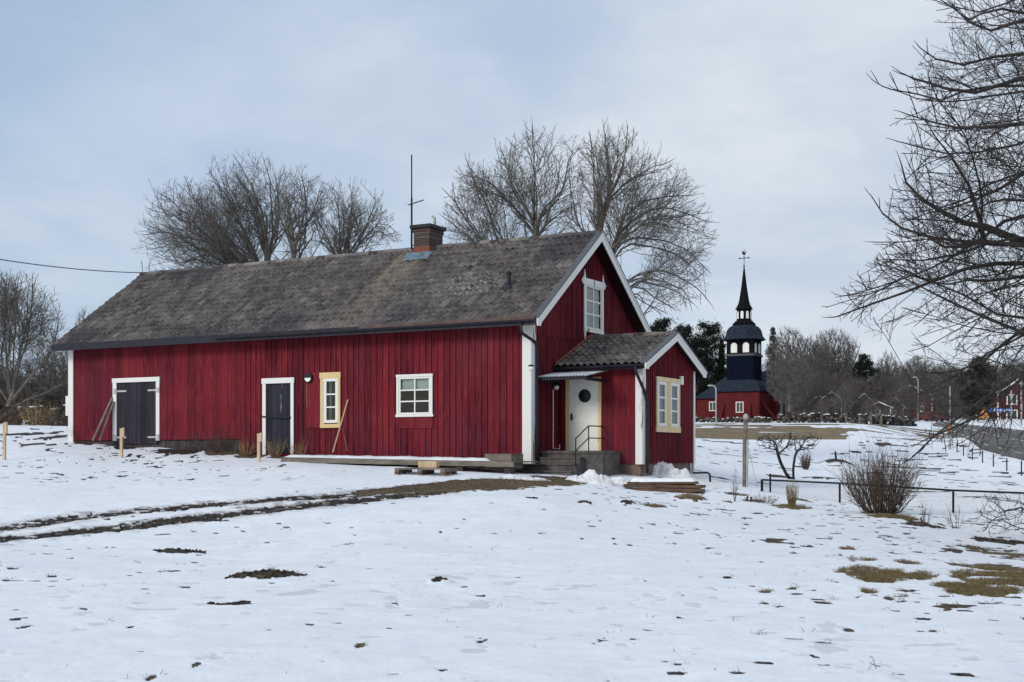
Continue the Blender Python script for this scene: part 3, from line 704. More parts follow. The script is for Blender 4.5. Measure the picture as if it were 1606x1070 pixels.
# barn doors
a0, z1_ = onwall(179, 594); a1, z0_ = onwall(252, 690)
frame(house, a0, a1, z0_ - .02, z1_, -.036, 'x', (.17, .15, 0, .15), .035, 'white', -1, 'door_casing', .02)
def plank_door(u0, u1, z0, z1, face, mat, n, seed, name='barn_door'):
    rs = random.Random(seed); mb = MB(); w_ = (u1 - u0) / n
    for i in range(n): mb.box(u0 + i*w_ + .004, u0 + (i+1)*w_ - .004, face, face + .04, z0, z1, .5 + rs.gauss(0, .15))
    return mb.build(name, M[mat], house)
mid = onwall(214.5, 640)[0]
for (u0, u1), hs in (((BD[0] - .02, mid - .006), -1), ((mid + .006, BD[1] + .02), 1)):
    d = plank_door(u0, u1, BD[2] + .05, BD[3], -.02, 'darkdoor', 5, int(hs + 5))
    for zz in (onwall(215, 613)[1], onwall(215, 686)[1]):
        mb = MB()
        if hs < 0: mb.box(u0 - .06, u0 + .42, -.034, -.022, zz - .028, zz + .028); mb.box(u0 - .13, u0 - .02, -.088, -.072, zz - .09, zz + .09)
        else: mb.box(u1 - .42, u1 + .06, -.034, -.022, zz - .028, zz + .028); mb.box(u1 + .02, u1 + .13, -.088, -.072, zz - .09, zz + .09)
        mb.build('hinge', M['steel'], d)
# plank door with peeling paint and a bar across
a0, z1_ = onwall(414.3, 594); a1, z0_ = onwall(463, 708)
frame(house, a0, a1, z0_ - .1, z1_, -.062, 'x', (.13, .115, 0, .17), .03, 'white', -1, 'door_casing', .025)
d = plank_door(PD[0] - .02, PD[1] + .02, PD[2], PD[3], -.03, 'darkpeel', 5, 8, 'plank_door')
zz = onwall(438, 654.5)[1]; mb = MB(); mb.bar((a0 + .01, -.105, zz + .02), (a1 - .09, -.105, zz - .02), .02, .05); mb.build('locking_bar', M['black'], d)
# round bulkhead lamp
x, z = onwall(487, 593); mb = MB()
def disc(c, r, y0, y1, a=0, b=2*math.pi, n=24): 
    P = [(c[0] + r*math.cos(t), c[1] + r*math.sin(t)) for t in np.linspace(a, b, n, endpoint=(b - a) < 6)]
    return MB().prism(P, 'y', y0, y1)
l = disc((x, z), .155, -.13, -.06).build('wall_lamp', M['black'], house)
disc((x, z - .005), .115, -.15, -.132, math.pi, 2*math.pi).build('lamp_glass', M['lampwhite'], l)
MB().tube([(x - .09, -.068, z - .14), (x - .1, -.068, z - .5), (x - .085, -.068, z - .95)], .012, 5).build('cable', M['greywood'], l)

# --- gable window with carved casing
y0, zt_ = ongab(912.3, 437); y1, _ = ongab(942.5, 447); zs = ongab(913.5, 520)[1]
zt2 = (zt_ + ongab(942.5, 447)[1]) / 2; fx = .068
c = frame(house, y0, y1, zs, zt2 - .12, fx, 'y', (.13, .13, .10, .0), .03, 'peel', 1, 'window_casing')
mb = MB(); mb.box(fx, fx + .045, y0 - .10, y1 + .10, zt2 - .16, zt2 + .04, .5)
for yy in (y0 + .03, y1 - .03): mb.prism([(yy - .07, zt2 + .03), (yy + .07, zt2 + .03), (yy + .045, zt2 + .12), (yy, zt2 + .30), (yy - .045, zt2 + .12)], 'x', fx + .006, fx + .035)
for yy, s in ((y0 - .09, -1), (y1 + .09, 1)): mb.prism([(yy, zt2 - .14), (yy + s*.10, zt2 - .05), (yy, zt2 + .06)] if s > 0 else [(yy, zt2 + .06), (yy + s*.10, zt2 - .05), (yy, zt2 - .14)], 'x', fx + .006, fx + .035)
MB().prism([(y0 - .005, zs), (y0 + .06, zs - .25), (y0 + .125, zs)], 'x', fx + .003, fx + .03).build('carved_drop', M['peel'], c)
mb.build('carved_head', M['peel'], c)
sash(house, y0 + .135, y1 - .135, zs + .11, zt2 - .165, .036, 'y', 2, 3, 'white', .05, .05, 1, curtain=[(0, 1)], curt_d=.09)

# --- porch
mb = MB(); rg = random.Random(9)
pd0, pd1 = onwall(888.5, 600, PT0)[0], onwall(944, 600, PT0)[0]; pdz1 = onwall(915, 592.5, PT0)[1]; pdz0 = onwall(915, 707.5, PT0)[1]
boards(mb, .07, PL, BASE, proofz(PT0) - .12, [(pd0, pd1, pdz0 - .0, pdz1)], 'x', PT0, .20, .0, .03, .25, rng=rg)
mb.build('porch_wall', M['red'], house)
w0, w1 = ongab(1028.5, 600, PL + .05)[0], ongab(1065, 600, PL + .05)[0]; wz1 = ongab(1029.4, 590.3, PL + .06)[1]; wz0 = ongab(1028.5, 677.5, PL + .06)[1]
mb = MB(); boards(mb, PT0, PT1, BASE, lambda y: proofz(y) - .12, [(w0 + .05, w1 - .05, wz0 + .05, wz1 - .05)], 'y', PL, .15, .04, .03, .1, .024, 1, rng=rg)
mb.build('porch_wall', M['red'], house)
mb = MB(); mb.box(.07, PL - .01, PT1 - .03, PT1, BASE, proofz(PT1) - .12); mb.build('porch_wall', M['red'], house)
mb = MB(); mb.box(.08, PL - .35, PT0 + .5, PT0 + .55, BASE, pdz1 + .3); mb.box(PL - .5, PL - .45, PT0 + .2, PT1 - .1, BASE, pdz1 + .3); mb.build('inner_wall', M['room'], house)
mb = MB(); mb.box(.02, PL - .04, PT0 + .04, PT1 - .04, -1.0, BASE - .004); mb.build('porch_plinth', M['concred'], house)
prf = roof(house, .10, PL + POV - .05, PYC, PT0 - PE, PHA, PM, 0, .30, .21, 30)
barge(house, PL + POV, PYC, PHA - .01, PM, PT0 - PE - .02, PT1 + (PYC - PT0 + PE) - (PT1 - PYC) + .02, .22, .24)
# flashing where the porch roof meets the gable
mb = MB()
for s in (-1, 1):
    e = PYC - PT0 + PE; P = [(PYC, PHA + .09), (PYC + s*e, PHA - PM*e + .09), (PYC + s*e, PHA - PM*e - .02), (PYC, PHA - .02)]
    mb.prism(P if s < 0 else P[::-1], 'x', .068, .13)
mb.build('flashing', M['rust'] if 'rust' in M else m_plain('rusty_flashing', (.22, .085, .06), .8, .3, 6), house)
pez = proofz(PT0 - PE)
mb = MB(); mb.box(.1, PL + POV - .04, PT0 - PE + .02, PT0 - PE + .045, pez - .17, pez - .05); mb.build('fascia', M['gutter'], house)
mb = MB(); mb.box(.1, PL + POV - .04, PT1 + PE - .045, PT1 + PE - .02, pez - .17, pez - .05); mb.build('fascia', M['gutter'], house)
gutter(house, ((PL + POV - .1, PT0 - PE - .07, pez - .05), (.12, PT0 - PE - .07, pez - .06)))
gutter(house, ((.12, PT1 + PE + .07, pez - .05), (PL + POV - .1, PT1 + PE + .07, pez - .05)))
pipe(house, [(PL + .02, PT0 - PE - .07, pez - .1), (PL + .03, PT0 - PE - .05, pez - .28), (PL + .10, PT0 + .06, pez - .85), (PL + .12, PT0 + .14, pez - 1.1), (PL + .12, PT0 + .14, .4), (PL + .12, PT0 + .14, -.05)])
pipe(house, [(PL + .0, PT1 + PE + .07, pez - .1), (PL + .0, PT1 + PE + .05, pez - .25), (PL - .03, PT1 + .12, pez - .75), (PL - .03, PT1 + .11, pez - .9), (PL - .03, PT1 + .11, -.1)])
corner([(PL - .16, PL + .05, PT0 - .062, PT0 - .035, BASE - .02, pez - .16), (PL + .036, PL + .062, PT0 - .034, PT0 + .18, BASE - .02, pez - .10)])
corner([(PL + .058, PL + .085, PT1 - .09, PT1 + .035, BASE - .02, proofz(PT1) - .18), (PL - .15, PL + .055, PT1 + .003, PT1 + .03, BASE - .02, proofz(PT1) - .18), (PL - .02, PL + .02, PT1 + .04, PT1 + .07, -.6, BASE - .03)], mat='white')
# twin window of the porch
frame(house, w0, w1, wz0, wz1, PL + .058, 'y', (.10, .12, .17, .13), .03, 'creamw', 1, 'window_casing', .02, .03)
mb = MB(); wm = (w0 + w1) / 2 - .02; mb.box(PL + .056, PL + .08, wm - .16, wm + .16, wz0 + .17, wz1 - .13); mb.build('mullion', M['cream'], house)
sash(house, w0 + .105, wm - .165, wz0 + .175, wz1 - .135, PL + .045, 'y', 1, 3, 'white', .09, .05, 1, curtain=[(0, 1)], curt_d=.12)
sash(house, wm + .165, w1 - .125, wz0 + .175, wz1 - .135, PL + .045, 'y', 1, 3, 'white', .09, .05, 1, curtain=[(0, 1)], curt_d=.12)
yb_, zb_ = ongab(1067, 597, PL + .06); mb = MB(); mb.box(PL + .058, PL + .14, yb_ - .09, yb_ + .09, zb_ - .13, zb_ + .13); bevel(mb.build('junction_box', M['white'], house), .012)
yb_, zb_ = ongab(1045, 731, PL); mb = MB(); mb.box(PL - .03, PL + .0, yb_ - .22, yb_ + .22, zb_ - .13, zb_ + .13); v_ = mb.build('vent', M['white'], house)
mb = MB(); mb.box(PL + .002, PL + .012, yb_ - .15, yb_ + .15, zb_ - .08, zb_ + .08); mb.build('grille', M['concrete'], v_)
# porch door
frame(house, pd0, pd1, pdz0, pdz1, PT0 - .03, 'x', (.115, .085, 0, .05), .035, 'cream', -1, 'door_casing')
mb = MB(); mb.box(pd0 + .118, pd1 - .088, PT0 - .052, PT0 - .012, pdz0 + .01, pdz1 - .053); pdoor = mb.build('porch_door', M['doorwhite'], house)
x, z = onwall(917.3, 621, PT0 - .05)
mb = MB(); P = lambda r, n=32: [(x + r*math.cos(t), z + r*math.sin(t)) for t in np.linspace(0, 2*math.pi, n, endpoint=False)]
mb.prism(P(.195), 'y', PT0 - .066, PT0 - .05); mb.build('porthole_frame', M['black'], pdoor)
mb = MB(); mb.prism(P(.165), 'y', PT0 - .072, PT0 - .067); mb.build('porthole_pane', m_plain('dark_glass', (.010, .012, .016), .15, .1, 3, .15), pdoor)
x, z = onwall(896.5, 652, PT0 - .05); mb = MB(); mb.box(x - .03, x + .03, PT0 - .063, PT0 - .05, z - .14, z + .06)
mb.tube([(x, PT0 - .05, z - .06), (x, PT0 - .1, z - .06), (x + .10, PT0 - .1, z - .06)], .012, 6); mb.ball((x, PT0 - .07, z + .03), .025, 8); mb.build('door_handle', M['black'], pdoor)
for z in (onwall(940, 628, PT0)[1], onwall(940, 690, PT0)[1]): MB().tube([(pd1 - .09, PT0 - .064, z - .06), (pd1 - .09, PT0 - .064, z + .06)], .014, 6).build('hinge', M['steel'], pdoor)
# corrugated canopy over the steps
cx1 = 1.62; n = 60; v = []; zf, zb2 = onwall(880, 590, .22)[1], onwall(900, 582, 1.70)[1]
cn = house_can = None
for yy, zz in ((.22, zf), (1.72, zb2)):
    for i in range(n + 1): v.append((.07 + (cx1 - .07) * i / n, yy, zz + .014 * math.sin(i * math.pi / 2)))
m_ = n + 1; mb = MB(); mb.add(v, [(i, i+1, m_+i+1, m_+i) for i in range(n)])
mb.add([(a, b, c_ - .012) for a, b, c_ in v], [(i, m_+i, m_+i+1, i+1) for i in range(n)])
M['sheet'] = m_plain('white_coated_sheet', (.50, .52, .54), .5, .2, 3)
can = mb.build('canopy', M['sheet'], house)
mb = MB(); mb.box(.07, cx1 - .02, .26, .33, zf - .10, zf - .025); mb.box(.07, .14, .34, 1.7, zf - .12, zf - .03); mb.box(cx1 - .12, cx1 - .05, .34, 1.7, zf - .12, zf - .03); mb.build('canopy_frame', M['black'], can)
# step platform, steps, railing
platz = .12 + HO - .0
sy = .52
M['step'] = m_plain('grimy_concrete_steps', (.095, .085, .080), .9, .4, 4, bump=.35)
mb = MB(); mb.box(.07, 1.98, sy, PT0 - .036, -.7, platz - .09, .5); mb.box(.02, 2.0, sy - .03, PT0 - .035, platz - .088, platz, .6)
for i in range(3):
    z_ = platz - .185 * (i + 1); y_ = sy - .30 * (i + 1)
    mb.box(-.10 - .13 * i, 1.42, y_ + .03, sy - .001 - .30 * i * 0 if i == 0 else sy - .30 * i + .028, -.7, z_ - .045); mb.box(-.12 - .13 * i, 1.44, y_, sy - .31 * i - .032 if i else sy - .032, z_ - .043, z_)
steps = bevel(mb.build('steps', M['step'], house), .012)
mb = MB(); r_ = .018; xr = 1.46; A_ = (xr, sy - .62, 0); 
pA = onwall(900, 688, -.1)[1]; zB = onwall(925, 668, .75)[1]
B0 = (xr, .72, platz); B1 = (xr, .72, zB); A1 = (xr, -.12, pA); A0 = (xr, -.12, platz - .42)
mb.tube([A0, A1, B1, (xr, PT0 - .04, zB)], r_, 8); mb.tube([B0, (xr, .72, zB)], r_, 8)
zm = onwall(925, 687, .75)[1]; mb.tube([(xr, -.12, pA - (zB - zm)), (xr, .72, zm), (xr, PT0 - .04, zm)], r_ * .9, 8); mb.build('railing', M['black'], steps)
# gable lamps and conduits
yl, zl = ongab(868.3, 607, .08); mb = MB(); mb.lathe([(.0, zl - .09), (.06, zl - .07), (.075, zl - .01), (.07, zl + .03)], (.17, yl), 14); g = mb.build('wall_lamp', M['lampwhite'], house, True)
mb = MB(); mb.lathe([(.075, zl + .03), (.085, zl + .05), (.05, zl + .12), (.0, zl + .14)], (.17, yl), 14); mb.bar((.06, yl, zl + .1), (.17, yl, zl + .1), .04, .04); mb.build('lamp_cap', M['black'], g)
zb3 = ongab(868, 704, .06)[1]
mb = MB(); mb.tube([(.075, yl - .02, zl - .08), (.075, yl - .02, zb3), (.075, yl + .40, zb3 - .0), (.075, yl + .40, zb3 + .13)], .014, 6); mb.build('conduit', M['white'], g)
x, z = onwall(834.5, 577, -.1); mb = MB(); mb.lathe([(.0, z - .09), (.05, z - .08), (.075, z - .02), (.07, z + .03)], (x, -.16), 12); g = mb.build('wall_lamp', M['lampwhite'], house, True)
mb = MB(); mb.lathe([(.075, z + .03), (.08, z + .07), (.0, z + .09)], (x, -.16), 12); mb.bar((x, -.08, z + .06), (x, -.16, z + .06), .05, .05); mb.build('lamp_cap', M['black'], g)

# --- chimney
k = NT('dark_chimney_brick', .9, .15); br = k.t.nodes.new('ShaderNodeTexBrick'); mp = k.t.nodes.new('ShaderNodeMapping')
k.link(k.tc.outputs['Object'], mp.inputs[0])
cb = k.t.nodes.new('ShaderNodeCombineXYZ'); k.link(k.math('ADD', k.pos(0), k.pos(1)), cb.inputs[0]); k.link(k.pos(2), cb.inputs[1]); k.link(cb.outputs[0], br.inputs['Vector'])
br.inputs['Color1'].default_value = (.075, .035, .032, 1); br.inputs['Color2'].default_value = (.045, .026, .026, 1); br.inputs['Mortar'].default_value = (.11, .095, .085, 1)
br.inputs['Scale'].default_value = 1; br.inputs['Brick Width'].default_value = .25; br.inputs['Row Height'].default_value = .075; br.inputs['Mortar Size'].default_value = .008
low = k.rmp(k.pos(2), HA + .02, HA - .05)
k.color(k.mix(k.math('MULTIPLY', low, .8), br.outputs[0], (.20, .075, .045))); M['brick'] = k.m
cx0, cx1, cy0, cy1, cz1 = -6.03, -5.43, 3.24, 4.06, 7.5 + HO
mb = MB(); mb.box(cx0, cx1, cy0, cy1, HA - .6, cz1 - .24); mb.box(cx0 - .03, cx1 + .03, cy0 - .03, cy1 + .03, cz1 - .24, cz1 - .12); ch = mb.build('chimney', M['brick'], rf)
mb = MB(); mb.box(cx0 - .10, cx1 + .10, cy0 - .10, cy1 + .10, cz1 - .119, cz1); mb.box(cx0 + .05, cx1 - .05, cy0 + .05, cy1 - .05, cz1 + .001, cz1 + .03); bevel(mb.build('chimney_cap', M['black'], ch), .02)
mb = MB()
for z_ in (cz1 - .25, HA + .30): mb.box(cx0 - .012, cx1 + .012, cy0 - .012, cy1 + .012, z_ - .03, z_)
mb.build('light_band', M['concrete'], ch)
mb = MB(); P = [(cy0 - .36, roofz(cy0 - .36) + .065), (cy0 + .01, roofz(cy0) + .065), (cy0 + .01, roofz(cy0) + .12), (cy0 - .36, roofz(cy0 - .36) + .08)]
mb.prism(P[::-1], 'x', cx0 - .25, cx1 + .14); mb.build('flashing', m_plain('blue_grey_flashing', (.13, .18, .22), .35, .4, 5), ch)
mb = MB(); mb.tube([(cx0 + .42, cy1 - .2, cz1), (cx0 + .42, cy1 - .2, cz1 + .30), (cx0 + .34, cy1 - .2, cz1 + .36)], .05, 10); mb.build('flue', m_plain('pale_green_flue', (.34, .40, .34), .6, .2), ch, True)
# roof vent pipe
x_ = -2.55; 
for yq in np.linspace(.2, 3, 200):
    P_ = hw(x_, yq, roofz(yq)); 
kk = min(((abs((CX + F * hw(xq, yq, roofz(yq)).x / hw(xq, yq, roofz(yq)).y) - 799) + abs(YH - F * (hw(xq, yq, roofz(yq)).z - EYE) / hw(xq, yq, roofz(yq)).y - 447), xq, yq) for xq in np.linspace(-5, -.5, 90) for yq in np.linspace(-.3, 3.3, 60)))
x_, y_ = kk[1], kk[2]; z_ = roofz(y_)
mb = MB(); mb.lathe([(.055, z_ - .05), (.055, z_ + .30), (.08, z_ + .31), (.08, z_ + .40), (.02, z_ + .43)], (x_, y_), 10); vp = mb.build('roof_vent', M['gutter'], rf)
P = [(y_ - .28, roofz(y_ - .28) + .035), (y_ + .06, roofz(y_ + .06) + .035), (y_ + .06, roofz(y_ + .06) + .06), (y_ - .28, roofz(y_ - .28) + .06)]
mb = MB(); mb.prism(P, 'x', x_ - .16, x_ + .16); mb.build('vent_plate', M['gutter'], vp)

# --- television aerial on its mast, bolted to the chimney
ant = thing('tv_aerial', 'tall dark aerial mast with small yagi antenna beside the brick chimney', 'antenna', hw(cx0 - .25, 3.5, roofz(3.5) + .05), -YAW)
p_ = hw(cx0 - .25, 3.5, 0); ztop = EYE + (YH - 243) * p_.y / F - ant.location.z; zy = EYE + (YH - 320) * p_.y / F - ant.location.z
mb = MB(); mb.tube([(0, 0, .05), (0, 0, ztop * .55)], .032, 8); mb.tube([(0, 0, ztop * .55), (0, 0, ztop)], .022, 8); mb.build('mast', M['black'], ant, True)
mb = MB(); mb.bar((-.12, .0, zy - .02), (.52, -.1, zy + .06), .03, .03); ya_ = mb.build('boom', M['gutter'], ant)
for i in range(8):
    t = -.08 + i * .08; mb = MB(); h_ = .17 - .012 * i; cxx = (t, -.155 * t, zy + .125 * t + .01)
    mb.tube([(cxx[0] - .25*h_, cxx[1] - h_, cxx[2] - .3*h_), (cxx[0] + .25*h_, cxx[1] + h_, cxx[2] + .3*h_)], .006, 4); mb.build('element', M['steel'], ya_)
mb = MB(); mb.tube([(-.02, 0, zy - .03), (-.35, .05, zy + .06)], .005, 4); mb.build('element', M['steel'], ya_)
zc_ = HA + HZ - ant.location.z
for q in (.60, .1): MB().bar((0, 0, zc_ + q), (.26, .0, zc_ + q - .02), .03, .03).build('bracket', M['black'], ant)
MB().tube([(0.03, 0, zy - .1), (-.04, .02, zy - .9), (-.03, .0, .5), (.0, 0, .15)], .007, 4).build('cable', M['black'], ant)
# ------------------------------------------------------------ bare trees grown by space colonisation
def grow(att, trunk, step, infl, kill, iters, up=.12, seed=0, jit=.18, limbs=()):
    """att: attraction points; trunk: polyline of start nodes. Returns node positions and parents."""
    rs = np.random.default_rng(seed); P = [np.array(trunk[0], float)]; par = [-1]
    for a, b in zip(trunk[:-1], trunk[1:]):
        a, b = np.array(a, float), np.array(b, float); n = max(1, int(np.linalg.norm(b - a) / step))
        for i in range(n): P.append(a + (b - a) * (i + 1) / n); par.append(len(P) - 2)
    for lb in limbs:
        prev = int(np.argmin(np.linalg.norm(np.array(P) - np.array(lb[0]), axis=1))); cur = P[prev]
        for b in lb:
            b = np.array(b, float); a = cur; n = max(1, int(np.linalg.norm(b - a) / step))
            for i in range(n):
                w = rs.normal(0, jit * .35 * step, 3); cur = a + (b - a) * (i + 1) / n + w; P.append(cur); par.append(prev); prev = len(P) - 1
    P = np.array(P); par = list(par); alive = np.ones(len(att), bool)
    bd = np.full(len(att), 1e9); bi = np.zeros(len(att), int)
    def upd(i0):
        new = P[i0:]; ia = np.where(alive)[0]
        for c in range(0, len(new), 256):
            q = new[c:c+256]; D = np.linalg.norm(att[ia][:, None] - q[None], axis=2); j = D.argmin(1); dm = D[np.arange(len(ia)), j]
            w = dm < bd[ia]; bd[ia[w]] = dm[w]; bi[ia[w]] = j[w] + i0 + c
    upd(0); nch = np.zeros(20, int); used = {}
    for it in range(iters):
        alive &= bd > kill
        sel = np.where(alive & (bd < infl))[0]
        if not len(sel): break
        v = att[sel] - P[bi[sel]]; v /= np.linalg.norm(v, axis=1)[:, None] + 1e-9
        acc = np.zeros((len(P), 3)); np.add.at(acc, bi[sel], v); ids = np.unique(bi[sel])
        d = acc[ids]; d /= np.linalg.norm(d, axis=1)[:, None] + 1e-9
        d += rs.normal(0, jit, d.shape) + np.array([0, 0, up]); d /= np.linalg.norm(d, axis=1)[:, None] + 1e-9
        keep = np.array([used.get(int(i), 0) < 4 for i in ids])
        ids, d = ids[keep], d[keep]
        if not len(ids): break
        for i in ids: used[int(i)] = used.get(int(i), 0) + 1
        n0 = len(P); P = np.vstack([P, P[ids] + d * step]); par += [int(i) for i in ids]; upd(n0)
    return P, np.array(par)
def radii(P, par, rt, ex=2.25, rmax=1e9):
    a = np.full(len(P), rt ** ex); child = np.zeros(len(P), bool); child[par[par >= 0]] = True
    acc = np.zeros(len(P))
    for i in range(len(P) - 1, -1, -1):
        t = acc[i] if acc[i] > 0 else rt ** ex; acc[i] = t
        if par[i] >= 0: acc[par[i]] += t
    return np.minimum(acc ** (1 / ex), rmax)
def relax(P, par, n=2):
    for _ in range(n):
        s = np.zeros_like(P); c = np.zeros(len(P)); m = par >= 0
        np.add.at(s, par[m], P[m]); np.add.at(c, par[m], 1); ok = m & (c == 1)
        Q = P.copy(); Q[ok] = .5 * P[ok] + .25 * (P[par[ok]] + s[ok]); P = Q
    return P
def frusta(a, b, ra, rb, k):
    d = b - a; L = np.linalg.norm(d, axis=1)[:, None] + 1e-9; d = d / L
    ref = np.where(np.abs(d[:, 2:3]) < .9, np.array([[0, 0, 1.]]), np.array([[1., 0, 0]]))
    u = np.cross(d, ref); u /= np.linalg.norm(u, axis=1)[:, None] + 1e-9; w = np.cross(d, u)
    a = a - d * ra[:, None] * .3; b = b + d * rb[:, None] * .3
    V = []
    for p, r in ((a, ra), (b, rb)):
        for j in range(k): t = 2 * math.pi * j / k; V.append(p + (u * math.cos(t) + w * math.sin(t)) * r[:, None])
    V = np.stack(V, 1).reshape(-1, 3); base = np.arange(len(a))[:, None] * 2 * k
    Q = np.stack([np.stack([base[:, 0] + j, base[:, 0] + (j+1) % k, base[:, 0] + k + (j+1) % k, base[:, 0] + k + j], 1) for j in range(k)], 1).reshape(-1, 4)
    return V, Q
def npmesh(name, V, Q, mat, tri=False):
    me = bpy.data.meshes.new(name); k_ = Q.shape[1]
    me.vertices.add(len(V)); me.vertices.foreach_set('co', V.astype(np.float32).ravel())
    me.loops.add(Q.size); me.loops.foreach_set('vertex_index', Q.astype(np.int32).ravel())
    me.polygons.add(len(Q)); me.polygons.foreach_set('loop_start', (np.arange(len(Q)) * k_).astype(np.int32))
    me.update(calc_edges=True); me.materials.append(mat); return me
def edges_of(P, par, r, twigs, rth, tl, up, seed, rt):
    """limb edges + twig edges (a, b, ra, rb)"""
    rs = np.random.default_rng(seed); m = par >= 0
    A, B, RA, RB = [P[par[m]]], [P[m]], [np.minimum(r[par[m]], r[m] * 1.35)], [r[m]]
    d = np.zeros_like(P); d[m] = P[m] - P[par[m]]; d /= np.linalg.norm(d, axis=1)[:, None] + 1e-9
    idx = np.where(m & (r < rth))[0]
    for q in range(twigs):
        s = idx[rs.random(len(idx)) < .75]
        e = d[s] * .7 + rs.normal(0, .5, (len(s), 3)) + np.array([0, 0, up]); e /= np.linalg.norm(e, axis=1)[:, None]
        L = tl * rs.uniform(.4, 1.2, len(s))[:, None]; f = P[s] - d[s] * rs.uniform(0, .5, len(s))[:, None] * tl * .5
        g = f + e * L * .5; e2 = e + rs.normal(0, .2, e.shape) + np.array([0, 0, up * 1.3]); e2 /= np.linalg.norm(e2, axis=1)[:, None]; h = g + e2 * L * .6
        one = np.full(len(s), rt); A += [f, g]; B += [g, h]; RA += [one * .95, one * .75]; RB += [one * .75, one * .45]
        s2 = rs.random(len(s)) < .5                                     # side shoots
        e3 = e[s2] * .6 + rs.normal(0, .55, (int(s2.sum()), 3)) + np.array([0, 0, up]); e3 /= np.linalg.norm(e3, axis=1)[:, None]
        A.append(g[s2]); B.append(g[s2] + e3 * L[s2] * .5); RA.append(np.full(int(s2.sum()), rt * .7)); RB.append(np.full(int(s2.sum()), rt * .4))
    return map(np.concatenate, (A, B, RA, RB))
def tree_meshes(P, par, rt, mat, twigs=2, rth=.02, tl=.5, up=.35, seed=0, split=.07, ex=2.25, rmax=1e9, kthin=3, cmat=None):
    P = relax(P, par); r = radii(P, par, rt, ex, rmax); a, b, ra, rb = edges_of(P, par, r, twigs, rth, tl, up, seed, rt)
    big = rb > split; out_ = []
    for nm, sel, mt in (('trunk', big, mat), ('crown', ~big, cmat or mat)):
        Vs, Qs, n = [], [], 0
        for lo, hi, k_ in ((.0, .03, kthin), (.03, .08, 5), (.08, 99, 8)):
            s = sel & (rb >= lo) & (rb < hi)
            if not s.any(): continue
            V, Q = frusta(a[s], b[s], ra[s], rb[s], k_); Vs.append(V); Qs.append(Q + n); n += len(V)
        if Vs: out_.append((nm, npmesh(nm, np.vstack(Vs), np.vstack(Qs), mt)))
    return out_
def plant(name, meshes, label, cat, loc, group=None, scale=(1, 1, 1), rz=0):
    t = thing(name, label, cat, loc, rz, group); t.scale = scale
    for nm, me in meshes: o = bpy.data.objects.new(nm, me); COL.objects.link(o); o.parent = t
    return t
def ellipsoid(rs, n, c, r, lowcut=-1., shell=3.4):
    q = rs.normal(0, 1, (n * 2, 3)); q /= np.linalg.norm(q, axis=1)[:, None]; q *= (rs.random(len(q)) ** (1 / shell))[:, None]
    q = q[q[:, 2] > lowcut][:n]; return np.array(c) + q * np.array(r)
def pxl(px, py, d, o): p = at(px, py, d); return (p.x - o.x, p.y - o.y, p.z - o.z)   # pixel at a distance, relative to the tree's foot

def big_tree(name, label, px, d, blobs, trunk, n, mat, seed, step=.42, rt=.011, twigs=3, tl=.6, up=.35, gup=.10, rth=.028, group=None, deep=.8, split=.09, kill=None, limbs=(), infl=4.5, ex=2.28):
    """blobs: (px, py, half width px, half height px, share) crown masses; trunk: pixel polyline"""
    rs = np.random.default_rng(seed); o = gd(px, d); s = d / F; pts = []
    tot = sum(b[4] for b in blobs)
    for bx, by, hw_, hh_, sh in blobs:
        c = pxl(bx, by, d, o); pts.append(ellipsoid(rs, int(n * sh / tot), c, (hw_ * s, hw_ * s * deep, hh_ * s)))
    att = np.vstack(pts); att = att[att[:, 2] > 1.2]
    tr = [(0, 0, -.3)] + [pxl(a, b, d, o) for a, b in trunk]
    step *= .74; att = np.vstack([att] + [att + rs.normal(0, .35, att.shape) for _ in range(1)])
    lb = []
    for q in limbs:
        dd = rs.uniform(-.6, .6) * max(b[2] for b in blobs) * s; lb.append([pxl(a, b, d + dd * i / max(1, len(q) - 1), o) for i, (a, b) in enumerate(q)])
    P, par = grow(att, tr, step, infl, step * 1.3, 170, gup, seed, .2, lb)
    return plant(name, tree_meshes(P, par, rt, mat, twigs, rth, tl, up, seed, split, ex), label, 'tree', o, group)
